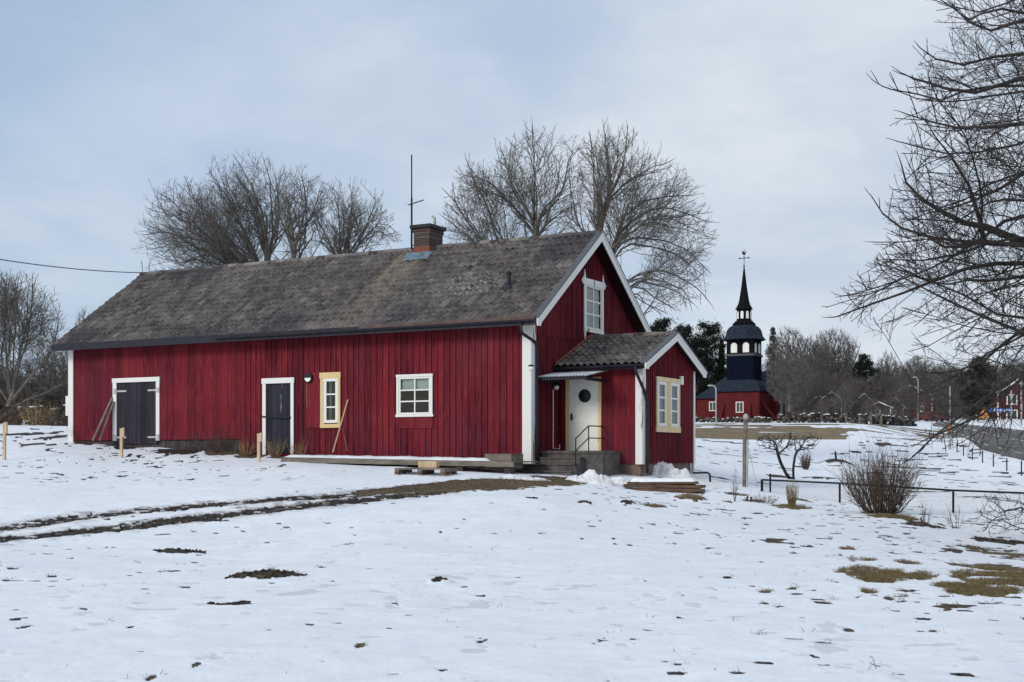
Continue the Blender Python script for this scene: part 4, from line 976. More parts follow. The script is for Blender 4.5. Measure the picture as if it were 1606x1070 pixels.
def branchy(limbs, inside, seed, ratio=(.62, .56, .52, .5), gap=(.62, .46, .34, .26), maxl=(5.2, 2.8, 1.4, .65), minr=(.019, .0115, .008, .006), up=.045, jit=.085, ang=(34, 62), start=.15, lmax=4, curl=.0):
    """limbs: (points, radius at foot, radius at tip). Straight tapering side branches, four orders deep"""
    rd = random.Random(seed); A, B, RA, RB = [], [], [], []
    g = rd.gauss; V = Vector
    def side(d):
        a = R(rd.uniform(*ang)); n = d.orthogonal().normalized(); n.rotate(__import__('mathutils').Quaternion(d, rd.uniform(0, 6.283)))
        q = d * math.cos(a) + n * math.sin(a); q.z += .12; return q.normalized()
    def grow_b(p, d, L, r, lv):
        for _ in range(4):
            if lv > 3 or inside(p + d * L): break
            L *= .72
        n = 3 if lv >= 3 else 4 if lv == 2 else max(4, int(L / .5)); st = L / n; rt_ = max(r * .3, minr[min(lv, 4) - 1] * .6); nxt = rd.uniform(.2, 1) * gap[min(lv, 3)]
        for i in range(n):
            u = (i + 1) / n; d = V((d.x + g(0, jit), d.y + g(0, jit), d.z + g(0, jit) + up * (1 + curl * u))).normalized(); q = p + d * st
            r0 = r + (rt_ - r) * (u - 1 / n); r1 = r + (rt_ - r) * u; A.append(p); B.append(q); RA.append(r0); RB.append(r1)
            if lv < lmax:
                nxt -= st
                while nxt < 0:
                    f = p + (q - p) * rd.random(); Lc = min(maxl[lv], L * ratio[lv] * (1.15 - .6 * u) * rd.uniform(.65, 1.25))
                    grow_b(f, side(d), Lc, max(minr[lv], r1 * .55), lv + 1); nxt += gap[lv] * rd.uniform(.6, 1.4)
            p = q
    for pts, ra, rb in limbs:
        P = [V(p) for p in pts]; S = []
        for i in range(len(P) - 1):                                # smooth the hand-placed limb
            a, b, c, e = P[max(i-1, 0)], P[i], P[i+1], P[min(i+2, len(P)-1)]; m = max(2, int((c - b).length / .45))
            for k_ in range(m): t = k_ / m; S.append(.5 * (2*b + (c - a)*t + (2*a - 5*b + 4*c - e)*t*t + (3*b - a - 3*c + e)*t**3))
        S.append(P[-1]); n = len(S) - 1; tot = sum((S[i+1] - S[i]).length for i in range(n)); nxt = 0; S = [S[0]] + [q + V((g(0, .03), g(0, .03), g(0, .02))) for q in S[1:]]
        for i in range(n):
            u = i / n; r0 = ra + (rb - ra) * u ** .8; r1 = ra + (rb - ra) * ((i + 1) / n) ** .8; A.append(S[i]); B.append(S[i+1]); RA.append(r0); RB.append(r1); d = (S[i+1] - S[i]).normalized()
            if u < start: continue
            nxt -= (S[i+1] - S[i]).length
            while nxt < 0:
                f = S[i] + (S[i+1] - S[i]) * rd.random(); L = min(maxl[0], max(.6, tot * ratio[0] * (1.1 - .55 * u) * rd.uniform(.6, 1.2))); grow_b(f, side(d), L, max(minr[0], r1 * .42), 1); nxt += gap[0] * rd.uniform(.6, 1.4)
        grow_b(S[-1], (S[-1] - S[-2]).normalized(), min(maxl[1], tot * .3), rb, 2)
    return np.array([tuple(v) for v in A]), np.array([tuple(v) for v in B]), np.array(RA), np.array(RB)
def limb_meshes(a, b, ra, rb, mat, split=.05):
    out_ = []
    for nm, sel in (('trunk', ra > split), ('crown', ra <= split)):
        Vs, Qs, n = [], [], 0
        for lo, hi, k_ in ((0, .022, 3), (.022, .08, 5), (.08, 99, 9)):
            m = sel & (ra >= lo) & (ra < hi)
            if m.any(): V, Q = frusta(a[m], b[m], ra[m], rb[m], k_); Vs.append(V); Qs.append(Q + n); n += len(V)
        if Vs: out_.append((nm, npmesh(nm, np.vstack(Vs), np.vstack(Qs), mat)))
    return out_
def limb_tree(name, label, px, d, blobs, trunk, limbs, mat, seed, group=None, r0=.16, deep=.85, **kw):
    """trunk and limbs are pixel polylines; limb depth spreads through the crown; blobs bound the crown"""
    rd = random.Random(seed); o = gd(px, d); s = d / F; E_ = [(pxl(bx, by, d, o), hw_ * s, hw_ * s * deep, hh_ * s) for bx, by, hw_, hh_ in blobs]
    W_ = max(e[1] for e in E_)
    def inside(q): return any(((q.x - c[0]) / a)**2 + (q.y / (W_ * 1.3))**2 * .5 + ((q.z - c[2]) / h)**2 < 1 for c, a, b, h in E_)
    LB = [([(0, 0, -.3)] + [pxl(a, b, d, o) for a, b in trunk], r0 * 1.5, r0)]
    for i, q in enumerate(limbs):
        r_ = r0 * (.6 if len(q) > 3 else .4) * rd.uniform(.8, 1.1)
        LB.append(([pxl(a, b, d, o) for a, b in q[:1]] + [pxl(a, b, d + rd.uniform(-.12, .12) * W_ * j, o) for j, (a, b) in enumerate(q[1:], 1)], r_, .022))
        for k_ in range(2):                                        # sister limbs reaching forward and back
            dd = (1 if k_ else -1) * rd.uniform(.25, .6) * W_; sc = rd.uniform(.75, .95); x0, y0 = q[0]
            LB.append(([pxl(x0, y0, d, o)] + [pxl(x0 + (a - x0) * sc + rd.uniform(-8, 8), y0 + (b - y0) * sc * rd.uniform(.9, 1.02), d + dd * j / (len(q) - 1), o) for j, (a, b) in enumerate(q[1:], 1)], r_ * .7, .02))
    a, b, ra, rb = branchy(LB, inside, seed, **kw)
    return plant(name, limb_meshes(a, b, ra, rb, mat), label, 'tree', o, group)
# three broad crowns behind the barn end
gA = 'broad bare trees behind the barn roof'
limb_tree('bare_tree', 'widest bare tree behind the barn roof, dome shaped with many limbs fanning left', 412, 78,
    [(300,372,82,92),(388,332,84,96),(415,420,60,60),(265,410,48,46),(340,400,80,50),(432,325,44,76)], [(409,560),(411,470),(418,410)],
    [[(420,405),(428,360),(424,300),(418,262)],[(413,430),(378,350),(345,292),(330,272)],[(412,440),(340,385),(290,335),(258,306)],[(416,400),(410,330),(385,275),(372,252)],[(419,409),(416,384),(403,324),(392,288)],[(414,430),(386,368),(364,338),(348,310)],[(412,440),(353,368),(320,330),(290,299)],[(411,470),(364,417),(331,373),(282,343),(241,330)],
           [(411,480),(353,412),(310,390),(268,365),(230,368)],[(419,415),(433,373),(438,335),(433,288)],[(411,490),(326,412),(282,412),(249,398)]], M['barkgrey'], 11, gA, gap=(.80, .50, .34, .25))
limb_tree('bare_tree', 'narrow bare tree behind the roof ridge, second of the clump left of the aerial', 461, 76,
    [(474,328,52,70),(462,375,44,46),(502,345,40,60)], [(461,520),(461,410),(460,385)],
    [[(460,390),(447,343),(449,302)],[(460,388),(474,351),(479,310),(474,280)],[(474,357),(490,338),(501,302)]], M['barkgrey'], 12, gA, gap=(.40, .34, .27, .22))
limb_tree('bare_tree', 'bare tree with forked trunk behind the ridge just left of the aerial mast', 538, 77,
    [(545,345,66,70),(590,372,42,46),(515,345,44,66)], [(538,520),(539,440)],
    [[(538,440),(526,401),(510,368),(496,340)],[(538,440),(534,398),(533,357),(529,310)],[(540,440),(548,398),(567,368),(584,330),(589,310)],[(548,404),(594,351),(619,362)],[(537,420),(548,351),(553,310)]], M['barkgrey'], 13, gA, gap=(.46, .36, .28, .22))
# two tall ones behind the dwelling end
gB = 'tall bare trees behind the gable'
limb_tree('bare_tree', 'tall bare tree behind the chimney side of the roof with upright main stem', 836, 70,
    [(835,268,62,74),(760,330,66,70),(715,368,32,40),(850,360,80,60),(888,280,34,66),(735,300,26,44)], [(836,520),(836,400)],
    [[(836,400),(838,323),(839,259),(835,199)],[(836,400),(851,332),(879,301),(895,243)],[(837,350),(803,285),(787,237)],[(836,365),(800,317),(765,285),(730,275)],[(836,440),(781,374),(768,332),(743,285),(735,256)],[(836,450),(755,377),(723,332),(701,301)],[(836,460),(739,374),(698,342)],[(837,380),(870,340),(905,320)]], M['barkgrey'], 21, gB)
limb_tree('bare_tree', 'tall bare tree rising right behind the gable peak with drooping side limbs', 945, 68,
    [(965,270,78,72),(1040,335,60,76),(1078,380,44,80),(1060,440,52,52),(930,330,60,60),(1000,230,40,32)], [(950,560),(948,460),(941,375)],
    [[(941,375),(946,329),(955,285),(946,199)],[(946,335),(933,285),(925,212)],[(947,330),(978,259),(984,199)],[(950,320),(997,275),(1050,253)],[(948,440),(965,377),(981,339),(1019,313),(1082,307)],[(948,430),(971,371),(994,345),(1041,326),(1110,348)],
           [(948,440),(974,383),(1019,374),(1073,390),(1105,421)],[(949,500),(987,440),(1035,425),(1082,444),(1112,472)],[(949,510),(994,450),(1025,466),(1057,485)],[(944,400),(914,364),(901,332),(895,285)]], M['barkgrey'], 22, gB)
# round tree at the far left edge
limb_tree('bare_tree', 'dark rounded bare tree at the left edge beyond the stone wall', 14, 66,
    [(30,505,66,84),(-40,500,70,90),(70,540,34,70),(20,590,80,45),(85,610,30,30)], [(12,650),(18,622)],
    [[(18,620),(35,560),(48,500),(52,450)],[(18,625),(10,560),(5,480),(10,440)],[(18,630),(50,590),(80,550),(92,510)],[(17,635),(-25,570),(-50,490)],[(16,640),(60,620),(100,600)],[(20,600),(24,520),(28,440)]], M['barkgrey'], 31, gap=(.42, .34, .27, .22), start=.3)
# big tree whose trunk stands outside the picture on the right
rs = np.random.default_rng(5); RT = gd(1900, 22.5); sil = np.array([(-420,1640),(-200,1560),(-60,1492),(0,1490),(50,1478),(100,1436),(130,1418),(165,1432),(240,1405),(300,1388),(345,1384),(395,1378),(425,1345),(470,1300),(490,1296),(510,1320),(545,1400),(580,1440),(615,1450),(650,1400),(740,1385)])
pts = []
while len(pts) < 5200:
    py = rs.uniform(-420, 665); px = rs.uniform(1290, 2150); d = rs.uniform(18, 28)
    lim = np.interp(py, sil[:, 0], sil[:, 1])
    q = (px - 1900) / (1900 - lim)
    if px > lim + 6 + 26 * rs.random() and q * q + ((d - 22.5) / 5.5) ** 2 < 1.03 and (px < 1660 or rs.random() < .35):
        if py > 560 and rs.random() < .55: continue
        pts.append(pxl(px, py, d, RT))
for bx, by, hx, hy, n in ((1500,668,70,26,150),(1450,690,52,26,90),(1560,690,50,24,90),(1420,640,40,22,40),(1590,620,40,40,90)):
    for i in range(n): pts.append(pxl(bx + rs.uniform(-1, 1) * hx, by + rs.uniform(-1, 1) * hy, rs.uniform(19, 22.5), RT))
LB = []
for dd, q in ((.0, [(1870,470),(1740,430),(1606,415),(1516,421),(1420,460),(1314,499)]), (-1.2, [(1860,450),(1720,395),(1606,381),(1544,381),(1482,387),(1440,362)]), (-1.0, [(1606,381),(1544,359),(1448,314),(1406,258)]), (-1.3, [(1544,381),(1521,292),(1471,213)]),
              (1.0, [(1855,260),(1720,150),(1606,123),(1532,146),(1448,129),(1417,118)]), (-1.5, [(1850,160),(1700,60),(1606,34),(1549,50),(1493,11)]), (2., [(1880,600),(1720,480),(1606,515),(1544,567),(1476,584)]), (-2., [(1875,560),(1720,540),(1606,522),(1504,477),(1426,449)]),
              (1.8, [(1858,350),(1720,260),(1606,275),(1532,314),(1465,331)]), (2.2, [(1852,200),(1700,110),(1606,84),(1515,101),(1443,78)]), (-2.4, [(1885,620),(1720,560),(1600,585),(1520,645),(1430,715)]), (-1.6, [(1885,610),(1740,530),(1640,560),(1540,650),(1455,690)]),
              (2.6, [(1857,330),(1700,330),(1580,345),(1500,400),(1400,410)]), (-2.6, [(1857,330),(1720,180),(1610,190),(1500,200),(1430,180)]), (.5, [(1850,60),(1720,-60),(1600,-40),(1520,-60)])):
    LB.append([pxl(a, b, 22.5 + dd * min(1, i / 2), RT) for i, (a, b) in enumerate(q)])
def in_crown(q):
    d = q.y + RT.y; px = CX + F * (q.x + RT.x) / d; py = YH - F * (q.z + RT.z - EYE) / d
    return px > np.interp(py, sil[:, 0], sil[:, 1]) and (py < 640 or px > 1400) and py < 690 + .25 * (px - 1400)
LB = [(q, .085 if len(q) > 3 else .05, .013) for q in LB]
rd = random.Random(4)
for q, ra, rb in list(LB[:-5]) + list(LB[-3:]):                                           # companions in front and behind
    for k_ in range(1): dd = rd.choice((-1, 1)) * rd.uniform(.5, 2.2); dz_ = rd.uniform(-.6, .6); LB.append(([(x, y + dd * min(1, i / 2), z + dz_ * min(1, i / 2)) for i, (x, y, z) in enumerate(q)], ra * .6, .011))
LB.append(([(0, 0, -.3), pxl(1890, 700, 22.5, RT), pxl(1865, 520, 22.5, RT), pxl(1855, 300, 22.5, RT), pxl(1850, 60, 22.5, RT), pxl(1850, -200, 22.5, RT)], .34, .12))
a, b, ra, rb = branchy(LB, in_crown, 6, ratio=(.45, .5, .5, .5), gap=(.34, .30, .23, .17), maxl=(2.1, 1.05, .52, .27), minr=(.0105, .0064, .0044, .0034), up=.03, jit=.10, start=.2)
plant('bare_tree', limb_meshes(a, b, ra, rb, M['barkdark']), 'near bare tree reaching in from the right edge with dense fine twigs', 'tree', RT)

# ---- far trees: a few grown kinds, copied
def kind_tree(seed, h, w, n, trunkh, mat, rt=.026, step=.5, tl=1.1, up=.35, shape=None):
    rs = np.random.default_rng(seed); blobs = shape or [((0, 0, h*.62), (w/2, w/2, h*.38), 1.)]
    att = np.vstack([ellipsoid(rs, int(n * s_), c, r) for c, r, s_ in blobs]); att = att[att[:, 2] > trunkh]
    P, par = grow(att, [(0, 0, -.3), (.1, .05, trunkh), (0, 0, h*.5)], step, 30, step * 1.4, 90, .12, seed)
    return tree_meshes(P, par, rt, mat, 5, .09, tl, up, seed, .14, 2.1)
KT = [kind_tree(101, 16, 10, 2000, 3, M['barkfar']), kind_tree(102, 16, 13, 2400, 2, M['barkfar'], shape=[((-2, 0, 9), (4.5, 5, 5.5), .5), ((2.5, 1, 10.5), (4, 4.5, 5.5), .5)]),
      kind_tree(103, 16, 7, 1300, 2, M['barkfar'], up=.6), kind_tree(104, 8, 8, 2200, .5, M['barkfar2'] if 'barkfar2' in M else m_plain('far_brown_twigs', (.118, .100, .092), .95, .25, .6), .02, .45, .8, .3, [((0, 0, 3.8), (3.8, 3.8, 4.2), 1.)])]
def needles(cs, rad, n, size, rs, flat=.6):
    c = np.repeat(np.array(cs), n, 0) + rs.normal(0, 1, (len(cs) * n, 3)) * np.repeat(np.array(rad)[:, None], n, 0) * np.array([1, 1, flat]) * .5
    a = rs.normal(0, 1, c.shape); a /= np.linalg.norm(a, axis=1)[:, None]; b = np.cross(a, rs.normal(0, 1, c.shape)); b /= np.linalg.norm(b, axis=1)[:, None]
    s_ = size * rs.uniform(.5, 1.3, (len(c), 1)); V = np.stack([c - a * s_, c + a * s_, c + b * s_ * .7], 1).reshape(-1, 3); return V, np.arange(len(V)).reshape(-1, 3)
def needle_mat(name, c):
    k = NT(name, .9, .1); n = k.noise(.5, 3); n2 = k.noise(4, 3)
    k.color(k.mix(k.rmp(k.math('ADD', k.math('MULTIPLY', n, .6), k.math('MULTIPLY', n2, .4)), .35, .65), tuple(x*.6 for x in c), tuple(x*1.6 for x in c))); return k.m
M['needle'] = needle_mat('dark_conifer_needles', (.014, .020, .016)); M['needle2'] = needle_mat('olive_conifer_needles', (.030, .040, .022))
def trunk_mesh(h, r, mat, A=None, Bm=None, br=.07):
    V, Q = frusta(np.array([[0, 0, -.3], [0, 0, h*.5]]), np.array([[0, 0, h*.5], [0, 0, h*.97]]), np.array([r, r*.6]), np.array([r*.6, r*.12]), 7)
    if A is not None: V2, Q2 = frusta(np.array(A, float), np.array(Bm, float), np.full(len(A), br), np.full(len(A), br*.3), 4); Q = np.vstack([Q, Q2 + len(V)]); V = np.vstack([V, V2]); return ('trunk', npmesh('trunk', V, Q, mat))
def pine(seed, h, w, mat):
    rs = np.random.default_rng(seed); cs = []; rad = []
    for i in range(170):
        z = h * rs.uniform(.12, .97); env = w / 2 * math.sin(math.pi * min(1, (1.02 - z / h) / .98)) ** .6; t = rs.uniform(0, 2*math.pi); q = env * math.sqrt(rs.random())
        cs.append((q*math.cos(t), q*math.sin(t), z)); rad.append(rs.uniform(.6, 1.5) * w / 9)
    V, Q = needles(cs, rad, 110, .24, rs, .55); A = np.array([(0, 0, c[2] - .6) for c in cs]); Bm = np.array(cs)
    return [trunk_mesh(h, .32, M['barkwarm'], A, Bm), ('crown', npmesh('crown', V, Q, mat))]
def spruce(seed, h, w, mat, dens=95, sparse=False):
    rs = np.random.default_rng(seed); cs = []; rad = []; A = []; Bm = []
    z = h * (.1 if not sparse else .12)
    while z < h * .98:
        env = w / 2 * (1 - z / h) ** .85 + .15
        for j in range(7 if not sparse else 6):
            t = rs.uniform(0, 2*math.pi); L = env * rs.uniform(.65, 1.1); e = (L*math.cos(t), L*math.sin(t), z - L * rs.uniform(.1, .4)); A.append((0, 0, z)); Bm.append(e)
            for q in (.35, .6, .85, 1.): cs.append((e[0]*q, e[1]*q, z + (e[2] - z) * q - .1)); rad.append(.35 + .25 * L * .4)
        z += h * .035 * rs.uniform(.7, 1.3)
    V, Q = needles(cs, rad, 16 if sparse else 26, .16 if sparse else .22, rs, .9)
    return [trunk_mesh(h, .26, M['barkdark'], A, Bm, .05), ('crown', npmesh('crown', V, Q, mat))]
KP = [pine(201, 16, 9, M['needle']), pine(202, 16, 11, M['needle'])]; KS = [spruce(203, 16, 8, M['needle'])]
KL = [spruce(204, 16, 8.5, needle_mat('grey_larch_twigs', (.062, .058, .048)), sparse=True)]
def far(kind, px, top, d, wpx, label, group=None, name='bare_tree', h0=16, w0=10, rz=None, cat='tree', sink=.2):
    o = gd(px, d); H = EYE + (YH - top) * d / F - o.z; sx = wpx * d / F / w0
    o.z -= sink; return plant(name, kind, label, cat, o, group, (sx, sx, H / h0), random.uniform(0, 6.28) if rz is None else rz)
gF = 'trees beyond the porch and the church'
far(KP[0], 1038, 497, 240, 74, 'dark pine half hidden behind the porch roof ridge', gF, 'pine_tree', 16, 9)
far(KP[1], 1072, 507, 248, 60, 'dark pine just above the porch gable peak', gF, 'pine_tree', 16, 11)
far(KP[1], 1110, 503, 255, 72, 'broad dark conifer standing left of the black church tower', gF, 'pine_tree', 16, 11, 1.)
far(KP[0], 1093, 530, 236, 66, 'lower dark green conifer in front of the broad one left of the church', gF, 'pine_tree', 16, 9)
far(KS[0], 1132, 528, 275, 34, 'pale slim spruce peeking out beside the church belfry', gF, 'spruce_tree', 16, 8)
far(KL[0], 1212, 507, 232, 56, 'sparse conical larch right of the church tower', gF, 'larch_tree', 16, 8.5)
far(KT[1], 1258, 510, 205, 96, 'largest bare tree right of the church with a wide rounded crown', gF, w0=13)
far(KT[0], 1306, 514, 215, 74, 'tall bare tree beside the wide one, right of the church', gF)
far(KT[2], 1330, 528, 235, 50, 'slender bare birch at the right end of the churchyard group', gF, w0=7)
far(KT[0], 1238, 556, 172, 76, 'bare tree in front of the church nave with its trunk by the white pillars', gF, rz=.5)
far(KT[3], 1262, 575, 178, 70, 'dense grey thicket in front of the widest churchyard tree', gF, h0=8, w0=8)
far(KT[1], 1282, 535, 222, 90, 'bare tree filling the gap between the two tallest churchyard trees', gF, w0=13)
far(KT[0], 1232, 535, 226, 60, 'bare tree just right of the larch behind the nave roof', gF)
far(KT[3], 1322, 580, 190, 64, 'brown thicket behind the narrow cottage with two windows', gF, h0=8, w0=8)
far(KT[3], 1380, 588, 196, 60, 'brown thicket behind the low grey cottage', gF, h0=8, w0=8)
far(KS[0], 1304, 634, 176, 22, 'small dark yew beside the narrow cottage', gF, 'yew_tree', 16, 8)
far(KT[3], 1296, 622, 168, 40, 'leafless garden bush in front of the narrow brown cottage', gF, h0=8, w0=8)
far(KT[2], 1325, 600, 170, 30, 'pale slender tree in front of the cottages by the stone wall', gF, w0=7)
far(KT[3], 1366, 622, 170, 36, 'leafless garden bush between the ochre and the grey cottage', gF, h0=8, w0=8)
far(KP[0], 1357, 553, 210, 44, 'small dark pine between the churchyard trees and the road', gF, 'pine_tree', 16, 9)
far(KT[3], 1346, 588, 185, 64, 'rounded brown bush like tree below the small dark pine', gF, h0=8, w0=8)
far(KT[3], 1283, 578, 182, 66, 'dense grey brown tree rising behind the cottages left of the road', gF, h0=8, w0=8)
far(KT[2], 1391, 552, 215, 40, 'pale bare tree with upright branches left of the street lamps', gF, w0=7)
far(KT[0], 1440, 556, 195, 66, 'dark bare tree behind the first street lamp', gF)
far(KT[1], 1490, 566, 190, 72, 'wide bare tree beyond the road behind the bare pole', gF, w0=13)
far(KP[0], 1534, 556, 165, 52, 'green pine behind the overhanging twigs above the road', gF, 'pine_tree', 16, 9)
far(KT[3], 1415, 600, 178, 62, 'low brown thicket tree by the far end of the road', gF, h0=8, w0=8)
far(KT[3], 1470, 606, 172, 70, 'brown thicket behind the red car', gF, h0=8, w0=8)
far(KT[3], 1525, 602, 185, 70, 'brown thicket left of the red farmhouse', gF, h0=8, w0=8)
far(KT[0], 1595, 560, 215, 60, 'bare tree rising behind the red farmhouse roof', gF)
gW_ = 'trees beyond the stone wall at left'
far(KT[3], 20, 556, 108, 110, 'grey brushy tree behind the left edge tree', gW_, h0=8, w0=8)
far(KT[3], 66, 548, 112, 96, 'grey brushy tree behind the stone wall, middle of the left wood', gW_, h0=8, w0=8)
far(KT[0], 100, 540, 118, 70, 'tall grey tree next to the white corner board of the barn', gW_)
far(KT[2], 132, 486, 150, 42, 'pale birch top peeking over the left slope of the barn roof', gW_, w0=7)
far(KT[3], -30, 560, 115, 110, 'grey brushy tree at the very left edge of the wood', gW_, h0=8, w0=8)
far(KS[0], 84, 575, 130, 44, 'dim green spruce in the left wood behind the wall', gW_, 'spruce_tree', 16, 8)
# far-off wood that closes the view
Vs, Qs, n = [], [], 0
src = []
for nm, me in KT[0] + KT[3]:
    V = np.empty(len(me.vertices) * 3, np.float32); me.vertices.foreach_get('co', V); q = np.empty(len(me.loops), np.int32); me.loops.foreach_get('vertex_index', q); 
    src.append((V.reshape(-1, 3), np.array([p.vertices[:] for p in me.polygons if len(p.vertices) == 4])))
rs = np.random.default_rng(77)
spots = [(px + rs.uniform(-9, 9), rs.uniform(270, 350), 578 + rs.uniform(-16, 22)) for px in range(1010, 1720, 8)] + [(px + rs.uniform(-9, 9), rs.uniform(215, 260), 606 + rs.uniform(-12, 16)) for px in range(1190, 1700, 10)] + [(px + rs.uniform(-12, 12), rs.uniform(230, 300), 612 + rs.uniform(-16, 16)) for px in range(170, 1010, 15)] + [(px + rs.uniform(-9, 9), rs.uniform(150, 200), 585 + rs.uniform(-20, 26)) for px in range(-120, 150, 16)]
for px, d, top in spots:
    o = gd(px, d); H = EYE + (YH - top) * d / F - o.z; kk = 2 if rs.random() < .75 else 0; h0 = 8 if kk else 16
    sc = np.array([H / h0 * (1.0 if kk else .8)] * 2 + [H / h0]) * np.array([1.1, 1.1, 1]); a = rs.uniform(0, 6.28); c_, s_ = math.cos(a), math.sin(a)
    for V, Q in src[kk:kk+2]:
        W_ = V * sc; W_ = np.stack([W_[:, 0]*c_ - W_[:, 1]*s_ + o.x, W_[:, 0]*s_ + W_[:, 1]*c_ + o.y, W_[:, 2] + o.z - .3], 1); Vs.append(W_); Qs.append(Q + n); n += len(W_)
fo = bpy.data.objects.new('distant_wood', npmesh('distant_wood', np.vstack(Vs), np.vstack(Qs), m_plain('distant_twigs', (.125, .117, .118), .95, .2, .4))); COL.objects.link(fo)
tag(fo, 'far off leafless wood closing the horizon', 'wood', kind='stuff')

# ---- garden plants
def shrub(name, label, o, h, w, stems, mat, seed, r=.006, lean=.0, group=None, fork=4, cat='shrub'):
    rs = np.random.default_rng(seed); A, B, RA, RB = [], [], [], []
    for i in range(stems):
        t = rs.uniform(0, 2*math.pi); sp = math.sqrt(rs.random()); p = np.array([math.cos(t)*.16*w*sp, math.sin(t)*.16*w*sp, 0]); 
        H = h * rs.uniform(.65, 1.08) * (1 - .25 * sp); tip = np.array([math.cos(t)*w*.5*sp + lean*h, math.sin(t)*w*.5*sp, H]); n = 6; pr = p; ra = r * rs.uniform(.8, 1.6)
        for j in range(1, n + 1):
            u = j / n; q = p + (tip - p) * np.array([u**.75, u**.75, u**1.25]) + rs.normal(0, .012 * h, 3)
            A.append(pr); B.append(q); RA.append(ra * (1.1 - .75*u + .1)); RB.append(ra * (1.1 - .75*u))
            if j >= 2:
                for m in range(rs.integers(0, fork)):
                    e = (q - pr) + rs.normal(0, .5, 3) * np.linalg.norm(q - pr) + np.array([0, 0, .02]); e *= rs.uniform(.5, 1.3); A.append(q); B.append(q + e); RA.append(ra*.5); RB.append(ra*.3)
                    if rs.random() < .6: e2 = e*.7 + rs.normal(0, .3, 3)*np.linalg.norm(e); A.append(q + e); B.append(q + e + e2); RA.append(ra*.32); RB.append(ra*.22)
            pr = q
    V, Q = frusta(np.array(A), np.array(B), np.array(RA), np.array(RB), 3)
    ob = bpy.data.objects.new(name, npmesh(name, V, Q, mat)); COL.objects.link(ob); ob.location = o; return tag(ob, label, cat, group)
M['stem'] = m_plain('reddish_grey_stems', (.10, .072, .056), .9, .45, 9); M['straw'] = m_plain('dry_straw', (.26, .19, .10), .9, .4, 9)
shrub('bare_bush', 'rounded leafless bush in front of the wire mesh fence', ground(1383, 806), 1.24, 1.75, 210, M['stem'], 3, .0062, fork=5)
o = ground(1246, 753, 40)
def small_tree(label, o, base, limbs, blobs, seed):
    rs = np.random.default_rng(seed); d = o.y; s = d / F; att = np.vstack([ellipsoid(rs, n, pxl(a, b, d, o), (hx*s, hx*s*.8, hy*s)) for a, b, hx, hy, n in blobs])
    P, par = grow(att, [(0, 0, -.1)] + [pxl(a, b, d, o) for a, b in limbs], .09, 5, .12, 70, .04, seed, .3)
    plant('orchard_tree', tree_meshes(P, par, .009, M['barkdark'], 1, .02, .16, .3, seed, .03, 2.1), label, 'tree', o, 'old orchard trees')
small_tree('small leaning fruit tree with crooked trunk, left one of the pair behind the fence', o, None, [(1234, 745), (1224, 725), (1219, 708)], [(1208,692,24,14,110),(1232,690,22,13,90),(1222,700,30,10,60)], 61)
o2 = ground(1245, 753, 40)
small_tree('small forked fruit tree with upright stem, right one of the pair behind the fence', o2, None, [(1244, 735), (1247, 715)], [(1250,692,18,12,80),(1272,688,22,9,90),(1262,704,18,8,40)], 62)
# shrub hanging in at the right edge
rs = np.random.default_rng(8); o = gd(1705, 24); pts = [pxl(rs.uniform(1528, 1700), rs.uniform(772, 842) + 0, rs.uniform(22.5, 25), o) for i in range(260)]
P, par = grow(np.array(pts), [(0, 0, -.1), pxl(1690, 830, 24, o)], .10, 2.5, .13, 70, .05, 8, .3)
plant('bare_shrub', tree_meshes(P, par, .0042, M['barkdark'], 1, .01, .16, .2, 8, .02, 2.2), 'low spreading leafless shrub at the right edge by the mesh fence', 'shrub', o)
# ------------------------------------------------------------ road, church, village
def strip(name, mat, L_, R_, lift=0., skirt=None, kind='structure', sub=6):
    A = [np.array(at(*p)) for p in L_]; B = [np.array(at(*p)) for p in R_]; P = []
    def interp(Q):
        o = []
        for a, b in zip(Q[:-1], Q[1:]): o += [a + (b - a) * i / sub for i in range(sub)]
        return o + [Q[-1]]
    A, B = interp(A), interp(B); mb = MB(); v = []
    for a, b in zip(A, B):
        v += [tuple(a + (a - b) / np.linalg.norm(a - b) * .8 - np.array([0, 0, .6])), tuple(a + np.array([0, 0, lift])), tuple(b + np.array([0, 0, lift])), tuple(b + (b - a) / np.linalg.norm(a - b) * .8 - np.array([0, 0, .6]))]
    f = [(4*i+j, 4*i+j+1, 4*i+5+j, 4*i+4+j) for i in range(len(A) - 1) for j in (range(3) if skirt else (1,))]
    mb.add(v, f); o = mb.build(name, mat); 
    if kind: o['kind'] = kind
    return o, A, B
RL = [(1760,757,60),(1700,737,66),(1606,716,76),(1541.5,700,88),(1500,681,112),(1466,666.3,150),(1455,660,200),(1450,658,250)]
RR_ = [(1900,715,80),(1800,700,84),(1660,681,92),(1606,675,98),(1560,670,112),(1494,663,150),(1466,659.2,200),(1457,657.4,250)]
road, A_, B_ = strip('asphalt_road', m_plain('worn_asphalt', (.115, .108, .104), .9, .3, .8, .2, .2), RL, RR_, 0, True)
road['label'] = 'grey asphalt road with dashed white lines climbing to the village'
